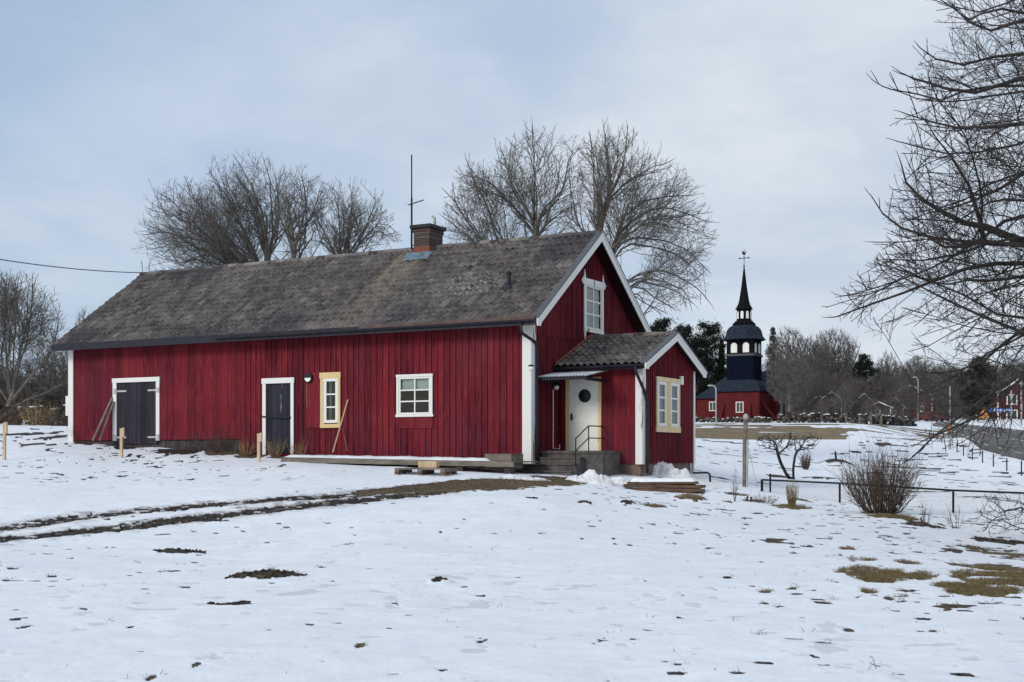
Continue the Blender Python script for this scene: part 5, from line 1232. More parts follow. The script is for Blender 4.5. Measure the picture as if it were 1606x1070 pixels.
def dashes(t, w, ln, gap, i0=0):
    mb = MB(); C_ = [a + (b - a) * t for a, b in zip(A_, B_)]; D_ = [(b - a) / np.linalg.norm(b - a) for a, b in zip(A_, B_)]
    cum = np.concatenate([[0], np.cumsum([np.linalg.norm(C_[i+1] - C_[i]) for i in range(len(C_) - 1)])]); s_ = 2.
    def pt(s): i = min(np.searchsorted(cum, s) - 1, len(C_) - 2); i = max(i, 0); u = (s - cum[i]) / (cum[i+1] - cum[i]); return C_[i] + (C_[i+1] - C_[i]) * u, D_[i]
    while s_ + ln < cum[-1]:
        v = []
        for q in (s_, s_ + ln): c, d = pt(q); up = np.array([0, 0, .012]); v += [tuple(c - d*w/2 + up), tuple(c + d*w/2 + up)]
        mb.add(v, [(0, 1, 3, 2)]); s_ += ln + gap
    return mb
M['line'] = m_plain('road_paint', (.62, .62, .60), .7, .15)
for t, w, ln, gp in ((.07, .18, 2., 3.), (.5, .2, 3.5, 4.5), (.93, .18, 2., 3.)): dashes(t, w, ln, gp).build('road_marking', M['line'], road)

M['churchred'] = m_wood_paint('red_church_shingles', (.175, .024, .028), None, tone=.2)
M['slate'] = m_plain('blue_black_shingles', (.020, .028, .042), .85, .35, 2.5, .1)
M['navy'] = m_plain('tarred_blue_black_boards', (.005, .0078, .018), .9, .4, 3, .04)
M['tarblack'] = m_plain('tarred_black_wood', (.009, .009, .011), .9, .3, 3, .05)
M['shutter'] = m_plain('white_louvre_panel', (.80, .80, .74), .8, .06, 3)
D0 = 205.; SC = D0 / F
cb_ = at(1167, 663, D0); TH = 27.5
church = thing('wooden_church', 'red shingled church with black tower, arched white belfry openings and tall spire', 'church', (cb_.x, cb_.y, cb_.z), R(-TH))
hy = lambda py: (663 - py) * SC
q = 3.4
mb = MB(); mb.box(-q, q, -q, q, -1.2, hy(614)); 
for i in range(1, 14): z_ = i * .36; mb.box(-q - .02, q + .02, -q - .02, q + .02, z_, z_ + .03, .2)
mb.build('tower_base', M['churchred'], church)
mb = MB(); mb.lathe([(q*1.414 + .45, hy(616)), (q*1.414 + .5, hy(615)), (3.6*1.414*.95, hy(606)), (2.35*1.414, hy(597))], k=4, rot=math.pi/4); mb.build('skirt_roof', M['slate'], church)
t_ = 2.22
mb = MB(); mb.box(-t_, t_, -t_, t_, hy(600), hy(559)); mb.build('tower_shaft', M['navy'], church)
mb = MB(); mb.box(-t_ - .18, t_ + .18, -t_ - .18, t_ + .18, hy(560), hy(556.5)); mb.build('cornice', m_plain('grey_cornice', (.085, .085, .095), .8, .2), church)
mb = MB(); mb.box(-t_ + .02, t_ - .02, -t_ + .02, t_ - .02, hy(556.4), hy(533)); bf = mb.build('belfry', M['tarblack'], church)
def arch(cx, z0, w, h, face, ax, sgn, name, mat, parent, th=.03, n=10):
    P = [(cx - w/2, z0), (cx + w/2, z0)] + [(cx + w/2*math.cos(a), z0 + h - w/2 + w/2*math.sin(a)) for a in np.linspace(0, math.pi, n)]
    a_, b_ = sorted((face, face + sgn*th)); return MB().prism(P, 'y' if ax == 'x' else 'x', a_, b_).build(name, M[mat], parent)
for ax, sg in (('x', -1), ('y', 1), ('x', 1), ('y', -1)):
    for c in (-.98, .98):
        o = arch(c, hy(554.5), 1.02, hy(539) - hy(554.5), sg * (t_ - .02), ax, sg, 'belfry_opening', 'shutter', bf)
dome = [(t_*1.414 + .38, hy(534)), (t_*1.414 + .30, hy(533)), (t_*1.35, hy(528)), (t_*1.28, hy(522)), (t_*1.20, hy(517)), (t_*1.02, hy(513)), (t_*.86, hy(511))]
MB().lathe(dome, k=8, rot=math.pi/8).build('dome', M['slate'], church)
MB().lathe([(2.16*.96, hy(533.9)), (t_*1.414 + .40, hy(534.4)), (t_*1.414 + .38, hy(533.6)), (2.16, hy(533))], k=4, rot=math.pi/4).build('eave', M['tarblack'], church)
MB().lathe([(1.72, hy(511)), (1.90, hy(508.5)), (1.55, hy(506)), (1.30, hy(503))], k=8, rot=math.pi/8).build('lantern_base', M['tarblack'], church)
ln_ = MB().lathe([(1.17, hy(503)), (1.17, hy(485.5))], k=8, rot=math.pi/8).build('lantern', M['tarblack'], church)
for i in range(8):
    a = i * math.pi / 4 - math.pi/2; fc = 1.17 * math.cos(math.pi/8); w = .46; u = np.array([-math.sin(a), math.cos(a)]); nrm = np.array([math.cos(a), math.sin(a)])
    pr = [(-w/2, hy(500.5)), (w/2, hy(500.5))] + [(w/2*math.cos(b), hy(491) + w/2*math.sin(b)) for b in np.linspace(0, math.pi, 8)]
    v = [tuple(np.append(nrm*(fc + d) + u*p, z)) for d in (.005, .03) for p, z in pr]; n = len(pr)
    MB().add(v, [tuple(range(n)), tuple(range(n, 2*n))] + [(k_, (k_+1) % n, n+(k_+1) % n, n+k_) for k_ in range(n)]).build('lantern_opening', M['shutter'], ln_)
MB().lathe([(1.18, hy(486)), (1.45, hy(485.4)), (1.30, hy(483.5)), (.98, hy(478)), (.80, hy(472)), (.42, hy(448)), (.10, hy(420)), (.04, hy(417))], k=8, rot=math.pi/8).build('spire', M['tarblack'], church)
mb = MB(); mb.tube([(0, 0, hy(420)), (0, 0, hy(391))], .05, 6); mb.tube([(-.75, 0, hy(405)), (.75, 0, hy(405))], .055, 6); mb.ball((-.78, 0, hy(405)), .13, 8); mb.ball((.78, 0, hy(405)), .13, 8); mb.ball((0, 0, hy(405)), .14, 8); mb.ball((0, 0, hy(417)), .16, 8)
mb.prism([(-.28, hy(398)), (-.05, hy(396.5)), (.12, hy(397)), (.22, hy(393.5)), (.30, hy(396)), (.22, hy(399.5)), (-.05, hy(400)), (-.22, hy(399.3)), (-.36, hy(393))], 'y', -.02, .02); mb.build('cross', M['tarblack'], church)
# nave with hipped roof
nx0, nx1, ny0, ny1 = -9.2, 4.4, 3.42, 15.5; ne, nr2 = hy(621), hy(577)
mb = MB(); mb.box(nx0, nx1, ny0, ny1, -1.5, ne); nv = mb.build('nave', M['churchred'], church)
rA, rB, ym = (-4.9, 9.4, nr2), (2.0, 9.4, nr2), 9.4
v = [(nx0-.4, ny0-.4, ne-.15), (nx1+.4, ny0-.4, ne-.15), (nx1+.4, ny1+.4, ne-.15), (nx0-.4, ny1+.4, ne-.15), rA, rB]
mb = MB(); mb.add(v, [(0, 1, 5, 4), (1, 2, 5), (2, 3, 4, 5), (3, 0, 4), (3, 2, 1, 0)]); mb.build('nave_roof', M['slate'], church)
def cwin(par, face, a, z0, w, h, ax, sg, mull=True):
    g0, g1 = sorted((face, face + sg*.06)); mb = MB(); b = (lambda u0, u1, c0, c1, m=mb, e=0: m.box(u0, u1, g0 - e, g1 + e, c0, c1)) if ax == 'x' else (lambda u0, u1, c0, c1, m=mb, e=0: m.box(g0 - e, g1 + e, u0, u1, c0, c1))
    fw = .16; b(a - w/2, a - w/2 + fw, z0, z0 + h); b(a + w/2 - fw, a + w/2, z0, z0 + h); b(a - w/2 + fw, a + w/2 - fw, z0, z0 + fw); b(a - w/2 + fw, a + w/2 - fw, z0 + h - fw, z0 + h)
    if mull: b(a - .05, a + .05, z0 + fw, z0 + h - fw)
    wo = mb.build('window', M['white'], par); m2 = MB(); g0_, g1_ = sorted((face + sg*.005, face + sg*.03))
    if ax == 'x': m2.box(a - w/2 + fw + .001, a + w/2 - fw - .001, g0_, g1_, z0 + fw + .001, z0 + h - fw - .001)
    else: m2.box(g0_, g1_, a - w/2 + fw + .001, a + w/2 - fw - .001, z0 + fw + .001, z0 + h - fw - .001)
    m2.build('pane', M['darkpane'], wo); return wo
M['darkpane'] = m_plain('dark_green_pane', (.03, .045, .045), .1, .2, 2, .5)
cwin(church, -q - .02, .35, hy(648.5), 1.3, 1.75, 'x', -1); cwin(nv, ny0, -6.4, hy(643), 1.25, 1.6, 'x', -1)
for yy in (6.0, 9.0, 12.0): cwin(nv, nx1, yy, hy(655), 1.3, 3.4, 'y', 1)
for p in (((-2.9, -q - .8, -.6), (-2.2, -q - .02, 3.0)), ((2.2, -q - .8, -.6), (2.0, -q - .02, 3.2)), ((q + 2.6, -1.0, -.3), (q + .05, -2.3, 3.4)), ((q + 2.6, 1.0, -.3), (q + .05, -.4, 2.8))): MB().bar(p[0], p[1], .28, .2).build('buttress', M['churchred'], church)
for p in ((q - .05, -q - .06, .14), (q + .06, -q + .05, .14)): MB().box(p[0] - p[2]/2, p[0] + p[2]/2, p[1] - p[2]/2, p[1] + p[2]/2, -1.2, hy(617)).build('corner_post', M['churchred'], church)

# stone walls
def stone_wall(name, label, pts, h, w, seed, snow=.5, size=.55):
    rs = np.random.default_rng(seed); mb = MB(); ms = MB(); anysnow = False
    for a, b in zip(pts[:-1], pts[1:]):
        L = (b - a).length; n = int(L / (size * .8)); d = (b - a).normalized(); s_ = Vector((-d.y, d.x, 0))
        for i in range(n):
            c = a + (b - a) * (i + rs.random() * .6) / n; z = 0
            while z < h * rs.uniform(.75, 1.05):
                r = size * rs.uniform(.35, .62); off = s_ * rs.normal(0, w * .25); base = len(mb.v)
                P = Vector((c.x, c.y, z1(c.x, c.y) + z + r * .5)) + off + d * rs.normal(0, size * .2)
                mb.ball(P, (r * rs.uniform(.8, 1.2), r * rs.uniform(.8, 1.1), r * rs.uniform(.6, .85)), 7, rs.random()); V = mb.v[-1]; V += (np.random.default_rng(i).normal(0, r * .16, V.shape))
                z += r * 1.05
            if rs.random() < snow: ms.ball(P + Vector((0, 0, r * .45)), (r * 1.0, r * .9, r * .28), 8); anysnow = True
    o = mb.build(name, M['fieldstone'], None); tag(o, label, 'wall')
    if anysnow: ms.build('snow_cap', M['snow'], o, True)
    return o
k = NT('lichened_field_stone', .95, .15); k.color(k.mix(k.rmp(k.math('ADD', k.math('MULTIPLY', k.attr('tone'), .6), k.math('MULTIPLY', k.noise(2.5, 5), .5)), .3, .9), (.030, .028, .026), (.15, .138, .122))); k.bump(k.noise(6, 4), .5); M['fieldstone'] = k.m
stone_wall('stone_wall', 'long dark dry stone wall in front of the cottages, left of the road', [gd(1222, 140), gd(1280, 138), gd(1340, 138), gd(1405, 142), gd(1432, 150)], 1.0, .9, 3, .3, .42)
stone_wall('stone_wall', 'low snow dusted stone wall along the church grounds', [gd(1080, 150), gd(1150, 148), gd(1212, 142)], .5, .6, 4, .5, .36)
stone_wall('stone_wall', 'rough field stone wall with snow at the left edge behind the stakes', [gd(-90, 62), gd(0, 63), gd(60, 62), gd(140, 59)], .85, 1.2, 5, .25, .34)
# cottages beyond the wall
def cottage(label, px, py, d, w, dep, he, pitch, rz, wall, roofm, wins=(), chim=None, group=None, porch=None):
    o = at(px, py, d); h = thing('cottage', label, 'house', o, R(rz), group)
    if group: h.scale = (.8, .8, .72)
    hr = he + w/2 * pitch
    MB().prism([(-w/2, -1), (w/2, -1), (w/2, he), (0, hr), (-w/2, he)], 'y', 0, dep).build('wall', wall, h)
    for s in (-1, 1):
        P = [(0, hr + .12), (s*(w/2 + .4), he - .4*pitch + .12), (s*(w/2 + .4), he - .4*pitch + .0), (0, hr + .002)]
        MB().prism(P if s > 0 else P[::-1], 'y', -.35, dep + .3).build('roof', roofm, h)
        P = [(0, hr + .16), (s*(w/2 + .42), he - .42*pitch + .16), (s*(w/2 + .42), he - .42*pitch - .12), (0, hr - .16)]
        MB().prism(P if s > 0 else P[::-1], 'y', -.42, -.352).build('barge_board', M['white'], h)
        MB().box(s*w/2 - .1, s*w/2 + .1, -.06, .06, -.5, he - .1).build('corner_board', M['white'], h)
    for x, z, ww, hh in wins: cwin(h, -.002, x, z, ww, hh, 'x', -1)
    if chim: MB().box(chim[0] - .35, chim[0] + .35, chim[1] - .35, chim[1] + .35, hr - 1, hr + .9).build('chimney', M['concrete'], h)
    return h
M['ochre'] = m_wood_paint('dull_ochre_boards', (.20, .165, .115), None); M['brownwall'] = m_wood_paint('brown_house_boards', (.10, .082, .068), None); M['farmred'] = m_wood_paint('dull_red_boards', (.13, .030, .030), None, tone=.3); M['darkroof'] = m_plain('dark_village_roof', (.050, .046, .046), .9, .3, 2)
gC = 'cottages beyond the stone wall'
cottage('brown cottage with steep gable on the far left of the cottage row', 1283, 659, 196, 5.2, 7, 3.0, .9, 12, M['brownwall'], M['darkroof'], [(-1., 1.0, .9, 1.1), (1.1, 1.0, .9, 1.1)], None, gC)
cottage('tall narrow brown cottage with two white windows above each other', 1304, 659, 190, 3.6, 5, 4.4, .8, -8, M['brownwall'], M['darkroof'], [(.2, 3.0, 1.0, 1.4), (.2, .9, 1.3, 1.3)], (0, 2.5), gC)
cottage('ochre cottage with dark steep gable and white barge boards, middle of the row', 1354, 660, 188, 4.6, 6, 3.2, 1.05, 6, M['ochre'], M['darkroof'], [(-.9, .8, .9, 1.2), (.9, .8, .9, 1.2)], None, gC)
cottage('low grey cottage with pale porch window nearest the road', 1378, 659, 186, 4.2, 6, 2.6, .5, -6, M['brownwall'], M['darkroof'], [(-.5, .7, 1.6, 1.5)], None, gC)
cottage('dark gabled cottage at the right end of the row beside the street lamp', 1402, 658, 200, 4.4, 6, 2.8, .9, 20, M['brownwall'], M['darkroof'], [(0, .9, 1., 1.1)], None, gC)
cottage('distant dull red house half hidden by thicket behind the street lamp', 1428, 657, 232, 7.5, 9, 4.2, .5, -25, M['farmred'], M['darkroof'], [(-1.8, 1.2, 1., 1.2), (1.8, 1.2, 1., 1.2)])
# red farmhouse at the right edge
fh = cottage('red two storey farmhouse with white corners at the right edge by the road', 1618, 663, 182, 9.4, 12, 4.4, .62, -4, M['farmred'], M['darkroof'], [(-2.75, 2.55, 1.5, 1.5), (-2.75, .35, 1.6, 1.5), (1.5, 2.55, 1.5, 1.5), (1.5, .35, 1.5, 1.5)])
mb = MB(); mb.box(-7.6, -4.75, .6, 2.6, 2.0, 2.14); mb.build('porch_roof', M['snow'], fh)
for x in (-7.5, -6.2): MB().box(x - .08, x + .08, .62, .78, -.6, 1.995).build('porch_post', M['white'], fh)
mb = MB()
for i in range(16): mb.box(-7.5 + i*.17, -7.42 + i*.17, .64, .68, -.5, .7)
mb.box(-7.5, -4.8, .69, .73, .55, .65); mb.build('porch_railing', M['greywood'], fh)
# street lamps, poles and signs
M['pole'] = m_plain('pale_grey_pole', (.36, .36, .35), .6, .15, 3)
def lamp_post(label, px, pyb, d, pytop, arm, group='street lamps'):
    o = at(px, pyb, d); h = (pyb - pytop) * d / F; t = thing('street_lamp', label, 'lamp post', o, 0, group)
    a = arm * d / F; MB().tube([(0, 0, -1), (0, 0, h*.9), (a*.12, 0, h*.965), (a*.45, 0, h), (a*.8, 0, h*1.005)], .075, 8).build('pole', M['pole'], t, True)
    MB().ball((a, 0, h*1.0), (abs(a)*.28 + .12, .14, .10), 10).build('lamp_head', M['pole'], t, True); return t
lamp_post('street lamp in front of the church with its head turned left', 1123, 673, 128, 605, -9)
lamp_post('street lamp at the far end of the road, head turned left', 1440, 660, 190, 592, -6)
lamp_post('street lamp with curved neck in front of the red farmhouse', 1586, 671, 132, 602, 12)
def simple_pole(name, label, cat, px, pyb, d, pytop, r, mat, extra=None):
    o = at(px, pyb, d); h = (pyb - pytop) * d / F; t = thing(name, label, cat, o); MB().tube([(0, 0, -1), (0, 0, h)], [r, r*.8], 8).build('pole', M[mat], t, True)
    if extra: extra(t, h, d / F)
    return t
simple_pole('flag_pole', 'thin pale pole beyond the road between the lamps', 'pole', 1490, 662, 170, 603, .09, 'pole')
simple_pole('utility_pole', 'wooden utility pole with crossbars at the right edge', 'pole', 1602, 668, 128, 586, .10, 'pole', lambda t, h, s: [MB().box(-.5, .5, -.06, .06, h*q - .05, h*q + .05).build('crossbar', M['pole'], t) for q in (.96, .80)])
def sg_(t, h, s):
    MB().prism([(-1.35, 0 + h), (-1.05, h + .2), (1.15, h + .2), (1.15, h - .2), (-1.05, h - .2)], 'y', -.06, -.02).build('sign_board', m_plain('blue_sign', (.02, .13, .45), .5, .05), t)
    x = -.85; rs = random.Random(4)
    while x < .95: w_ = rs.uniform(.08, .16); MB().box(x, x + w_, -.072, -.061, h - .09, h + .09).build('letter', M['white'], t); x += w_ + .06
simple_pole('direction_sign', 'blue arrow shaped road sign with white lettering by the farmhouse', 'sign', 1569, 668, 135, 643.5, .05, 'pole', sg_)
def warn(t, h, s):
    MB().prism([(-.6, h - .5), (.6, h - .5), (0, h + .5)], 'y', -.05, -.02).build('sign_board', m_plain('red_sign_border', (.50, .06, .03), .5, .05), t)
    MB().prism([(-.38, h - .38), (.38, h - .38), (0, h + .26)], 'y', -.06, -.051).build('sign_face', m_plain('yellow_sign_face', (.75, .48, .04), .5, .05), t)
    MB().box(-.6, .6, -.05, -.02, h - .85, h - .55).build('plate', m_plain('orange_plate', (.50, .22, .08), .5, .1), t)
simple_pole('warning_sign', 'yellow and red triangular warning sign by the farmhouse porch', 'sign', 1543, 668, 150, 645, .05, 'pole', warn)
simple_pole('road_sign', 'narrow yellow marker sign on a post at the road bend', 'sign', 1488, 686, 108, 669, .04, 'black', lambda t, h, s: MB().box(-.16, .16, -.06, -.03, h - .45, h + .25).build('sign_board', m_plain('amber_sign', (.55, .30, .05), .5, .1), t))
# red car on the road
car = thing('parked_car', 'small red car at the top of the road', 'car', at(1470, 661, 188), R(14))
M['carred'] = m_plain('red_car_paint', (.22, .015, .02), .3, .05, 3, .5)
body = [(-2.1, .32), (2.1, .32), (2.15, .62), (2.0, .85), (1.05, .95), (.45, 1.42), (-1.1, 1.42), (-1.75, .95), (-2.1, .85)]
bevel(MB().prism(body, 'y', -.85, .85).build('body', M['carred'], car), .06)
MB().prism([(.95, .96), (.42, 1.36), (-1.05, 1.36), (-1.55, .97)], 'y', -.865, -.852).build('side_window', M['darkpane'], car)
for x in (-1.3, 1.3):
    for y in (-.8, .8):
        w_ = MB().prism([(x + .32*math.cos(a), .32 + .32*math.sin(a)) for a in np.linspace(0, 2*math.pi, 16, endpoint=False)], 'y', y - .1, y + .1).build('wheel', M['tarblack'], car)
# fence along the road
rf_ = thing('roadside_fence', 'wire fence on thin dark posts following the road verge', 'fence', gd(1525, 80)); o = rf_.location
FP = [(1602,66,723),(1579,69.5,718.5),(1558,73,712),(1541,76.5,706.5),(1525,80,703),(1511,84,698),(1501,88,694),(1490,92,689),(1477,98,685),(1470,103,682),(1464,109,678.5),(1458,115,674.7),(1452,122,671.5),(1630,62.5,730)]
tops = []
for px, d, pt_ in FP:
    g = gd(px, d); tp = at(px, pt_, d); tops.append((tp.y, tp - Vector(o))); MB().tube([(g.x - o.x, g.y - o.y, g.z - o.z - .2), (g.x - o.x, g.y - o.y, tp.z - o.z)], .035, 6).build('post', M['black'], rf_)
tops.sort(key=lambda q: q[0])
for dz_ in (.08, .40): MB().tube([p - Vector((0, 0, dz_)) for _, p in tops], .006, 4).build('wire', M['steel'], rf_)
# posts of the field fence below the churchyard
ff = thing('field_fence', 'short row of grey fence posts below the dry stone wall', 'fence', gd(1350, 126)); o = ff.location
for px in (1327, 1348, 1366, 1382): g = gd(px, 124); MB().box(g.x - o.x - .09, g.x - o.x + .09, g.y - o.y - .09, g.y - o.y + .09, g.z - o.z - .3, g.z - o.z + (1.25 if px == 1366 else .9)).build('post', M['greywood'], ff)

# ------------------------------------------------------------ wire mesh fence of the garden
wf = thing('mesh_fence', 'low black framed chain link fence across the garden edge', 'fence', gd(1317, 32)); o = Vector(wf.location)
FPT = [(1195,33,752),(1317,32,757.5),(1495,30.5,768.5),(1690,29.4,776)]; tp = [at(px, t, d) - o for px, d, t in FPT]; bt = [gd(px, d) - o for px, d, t in FPT]
for i, (t, b) in enumerate(zip(tp, bt)): MB().tube([b - Vector((0, 0, .3)), t], .028 if i else .036, 8).build('post', M['black'], wf)
g2 = at(1208, 743, 32.9) - o; MB().tube([gd(1208, 32.9) - o - Vector((0, 0, .3)), g2], .026, 7).build('post', M['black'], wf)
MB().tube([p - Vector((0, 0, .01)) for p in tp], .024, 8).build('rail', M['black'], wf)
mb = MB(); 
for i in range(3):
    L = (tp[i+1] - tp[i]).length; n = int(L / .075)
    H_ = lambda u: (bt[i] + (bt[i+1] - bt[i]) * u, tp[i] + (tp[i+1] - tp[i]) * u)
    hh = ((tp[i] - bt[i]).length + (tp[i+1] - bt[i+1]).length) / 2
    for s in (-1, 1):
        for j in range(-8, n + 8):
            ua = j / n; ub = ua + s * hh / L; c0, c1 = 0., 1.
            if ub < 0 or ub > 1: 
                lim = 0 if ub < 0 else 1; c1 = (lim - ua) / (ub - ua)
            if ua < 0 or ua > 1:
                lim = 0 if ua < 0 else 1; c0 = (lim - ua) / (ub - ua)
            if c1 <= c0 or c0 < 0 or c1 > 1.001: continue
            ps = []
            for c in (c0, c1): b_, t_2 = H_(ua + (ub - ua) * c); ps.append(b_ + (t_2 - b_) * c)
            mb.tube(ps, .0036, 3, caps=False)
mb.build('wire_mesh', M['steel'], wf)
# paired poles with a stay wire
pp = thing('paired_posts', 'pair of tall weathered posts with a pale cap left of the fence', 'post', ground(1168.5, 765)); o = Vector(pp.location); d = o.y
MB().tube([(0, 0, -.2), at(1168.5, 700, d) - o, at(1169.5, 656, d) - o], [.075, .07, .06], 8).build('post', M['greywood'], pp)
MB().tube([at(1171.5, 768, d - .1) - o, at(1172.3, 690, d - .1) - o], .03, 7).build('post', M['pole'], pp)
MB().ball(at(1169.5, 654, d) - o, (.08, .08, .10), 8).build('cap', M['pole'], pp)
MB().tube([at(1171, 690, d) - o, ground(1188, 766) - o], .008, 4).build('stay_wire', M['steel'], pp)
def post_thing(name, label, px, pyb, pyt, r, mat, lean=0, cat='post', k_=7):
    g = ground(px, pyb); t = at(px + lean, pyt, g.y) - g; ob = MB().tube([(0, 0, -.15), t * .5, t], [r, r*.9, r*.75], k_).build(name, M[mat]); ob.location = g; return tag(ob, label, cat)
post_thing('garden_post', 'short black post standing alone behind the mesh fence', 1312, 729, 708, .07, 'black', -2)
post_thing('stump_post', 'short dark broken post in the snow before the mesh fence corner', 1170, 787, 778, .03, 'brownwood', 3)
post_thing('stump_post', 'small reddish brown peg in the snow near the tall weed', 1178, 789, 779, .035, 'brownwood')
post_thing('stump_post', 'slanting dark peg rising beside the straw tuft', 1236, 776, 763, .03, 'brownwood', -2)
post_thing('stump_post', 'dark snapped stick stump right of the leafless bush', 1448, 825, 812, .025, 'brownwood', -4)
shrub('straw_tuft', 'conical tuft of brown straw in front of the mesh fence', ground(1242, 794), .62, .34, 70, M['straw'], 21, .006, cat='grass tuft', fork=1)
shrub('dry_weed', 'tall thin dry weed stem left of the garden pegs', ground(1152, 788), .75, .22, 9, M['stem'], 22, .004, cat='weed', fork=3)
shrub('dry_weed', 'low tangle of dry twigs between the pegs and the straw tuft', ground(1200, 791), .2, .7, 40, M['stem'], 23, .004, cat='weed', fork=3)
shrub('dry_weed', 'thin dry stalks beside the snapped stump right of the bush', ground(1452, 826), .6, .3, 12, M['stem'], 24, .0035, cat='weed', fork=2)
shrub('dry_weed', 'small upright twig cluster between the bush and the right shrub', ground(1500, 829), .42, .5, 9, M['stem'], 25, .004, cat='weed', fork=3)
# compost heap, stones and wigwam of twigs in the far garden
shrub('twig_pile', 'dark bundle of cut twigs leaning together in the far garden', ground(1264, 737), .9, .6, 60, M['stem'], 26, .012, cat='brushwood', fork=2)

# ------------------------------------------------------------ things around the house
for px, pyt, pyb, lab in ((7, 662, 722, 'pale sawn survey stake at the left edge of the yard'), (190.5, 671, 719, 'pale sawn survey stake before the barn double door'), (406, 679, 725, 'pale sawn survey stake left of the peeling plank door')):
    g = ground(px, pyb); h = (pyb - pyt) * g.y / F; o = thing('survey_stake', lab, 'stake', g, R(-20), 'survey stakes')
    bevel(MB().box(-.045, .045, -.035, .035, -.3, h - .02).build('stake', M['rawwood'], o), .006); bevel(MB().box(.046, .105, -.035, .035, h * .70, h).build('cleat', M['rawwood'], o), .006)
def lean(name, label, foot, top, w, mat, cat):
    a = hw(*foot); b = hw(*top); ob = MB().bar((0, 0, 0), tuple(b - a), w[0], w[1]).build(name, M[mat]); ob.location = a; return tag(ob, label, cat)
def wl(px, py, y): x, z = onwall(px, py, y); return (x, y, z)
lean('leaning_board', 'longer pale board leaning against the barn door casing', wl(145.5, 691, -.7), wl(176, 624, -.05), (.14, .03), 'greywood', 'board')
lean('leaning_board', 'second pale board leaning close beside the longer one by the barn door', wl(156, 691, -.55), wl(178.5, 630, -.09), (.12, .03), 'greywood', 'board')
lean('leaning_pole', 'long pale broom stick leaning beside the narrow yellow window', wl(522, 709, -.5), wl(545.5, 627, -.09), (.035, .035), 'rawwood', 'pole')
lean('leaning_pole', 'thin dark rod leaning on the wall right of the broom stick', wl(545, 708, -.4), wl(537, 672, -.09), (.018, .018), 'greywood', 'pole')
# deck with snow
dk = thing('wooden_deck', 'long low weathered plank deck along the wall covered with snow', 'deck', hw(-4., -1.5, 0), -YAW); do = Vector((-4., -1.5, 0))
dx0, dx1 = onwall(441.5, 720, -1.9)[0], onwall(806, 727, -1.9)[0]
zl, zr = onwall(441.5, 717, -1.9)[1], onwall(806, 724, -1.9)[1]
def dq(x, y, z): return (x - do.x, y - do.y, z - do.z)
for x0, x1 in ((dx0, dx0 + (dx1 - dx0)*.63), (dx0 + (dx1 - dx0)*.63 + .01, dx1)):
    za = zl + (zr - zl) * (x0 - dx0) / (dx1 - dx0); zb = zl + (zr - zl) * (x1 - dx0) / (dx1 - dx0)
    MB().add([dq(x0,-1.93,za-.15),dq(x1,-1.93,zb-.15),dq(x1,-1.87,zb-.15),dq(x0,-1.87,za-.15),dq(x0,-1.93,za),dq(x1,-1.93,zb),dq(x1,-1.87,zb),dq(x0,-1.87,za)], [(0,3,2,1),(4,5,6,7),(0,1,5,4),(1,2,6,5),(2,3,7,6),(3,0,4,7)]).build('edge_beam', M['greywood'], dk)
mb = MB(); x = dx0
while x < dx1 - .1:
    za = zl + (zr - zl) * (x - dx0) / (dx1 - dx0); a = dq(x, -1.865, za - .03); b = dq(x + .13, -.2, za - .004); mb.box(a[0], b[0], a[1], b[1], a[2], b[2], random.random()); x += .14
mb.build('planks', M['greywood'], dk)
for u in (.02, .30, .55, .78, .97): xx = dx0 + (dx1 - dx0) * u; za = zl + (zr - zl) * u; a = dq(xx - .1, -1.86, -.9); b = dq(xx + .1, -1.6, za - .16); MB().box(a[0], b[0], a[1], b[1], a[2], b[2]).build('support_block', M['stone'], dk)
def snow_sheet(name, fn, x0, x1, y0, y1, nx_, ny_, th, seed, parent=None, edge=.25):
    X, Y = np.meshgrid(np.linspace(x0, x1, nx_), np.linspace(y0, y1, ny_)); e = np.minimum(np.minimum(X - x0, x1 - X), np.minimum(Y - y0, y1 - Y)); q = fbm(X*3, Y*3, 4, seed)
    Z = fn(X, Y) - .01 + (th * (.55 + .8*q)) * sstep(e + (q - .5)*edge*.8, 0, edge); v = np.stack([X, Y, Z], -1).reshape(-1, 3); i = np.arange(nx_*ny_).reshape(ny_, nx_)
    f = np.stack([i[:-1,:-1], i[:-1,1:], i[1:,1:], i[1:,:-1]], -1).reshape(-1, 4).tolist(); return MB().add(v, f).build(name, M['snow'], parent, True)
snow_sheet('snow_cover', lambda X, Y: (zl + (zr - zl) * (X + do.x - dx0) / (dx1 - dx0)) - do.z, dx0 - do.x + .02, dx1 - do.x - .75, -1.92 - do.y, -.15 - do.y, 150, 34, .075, 3, dk, .2)
# box on the deck end
bx0, bx1 = onwall(765, 718, -1.5)[0], onwall(806, 718, -1.5)[0]; bz = onwall(785, 712.5, -1.5)[1]
bo = thing('wooden_box', 'grey weathered plank box on the right end of the deck', 'box', hw((bx0+bx1)/2, -1.3, bz - .2), -YAW); wd = (bx1 - bx0)/2
for i in range(2): MB().box(-wd, wd, -.35, -.32, -.18 + i*.19, -.18 + i*.19 + .18).build('side_board', M['greywood'], bo)
MB().box(-wd + .01, wd - .01, -.318, .35, -.18, .185).build('box_core', M['greywood'], bo); MB().box(-wd - .01, wd + .01, -.36, .36, .187, .21).build('lid', M['greywood'], bo)
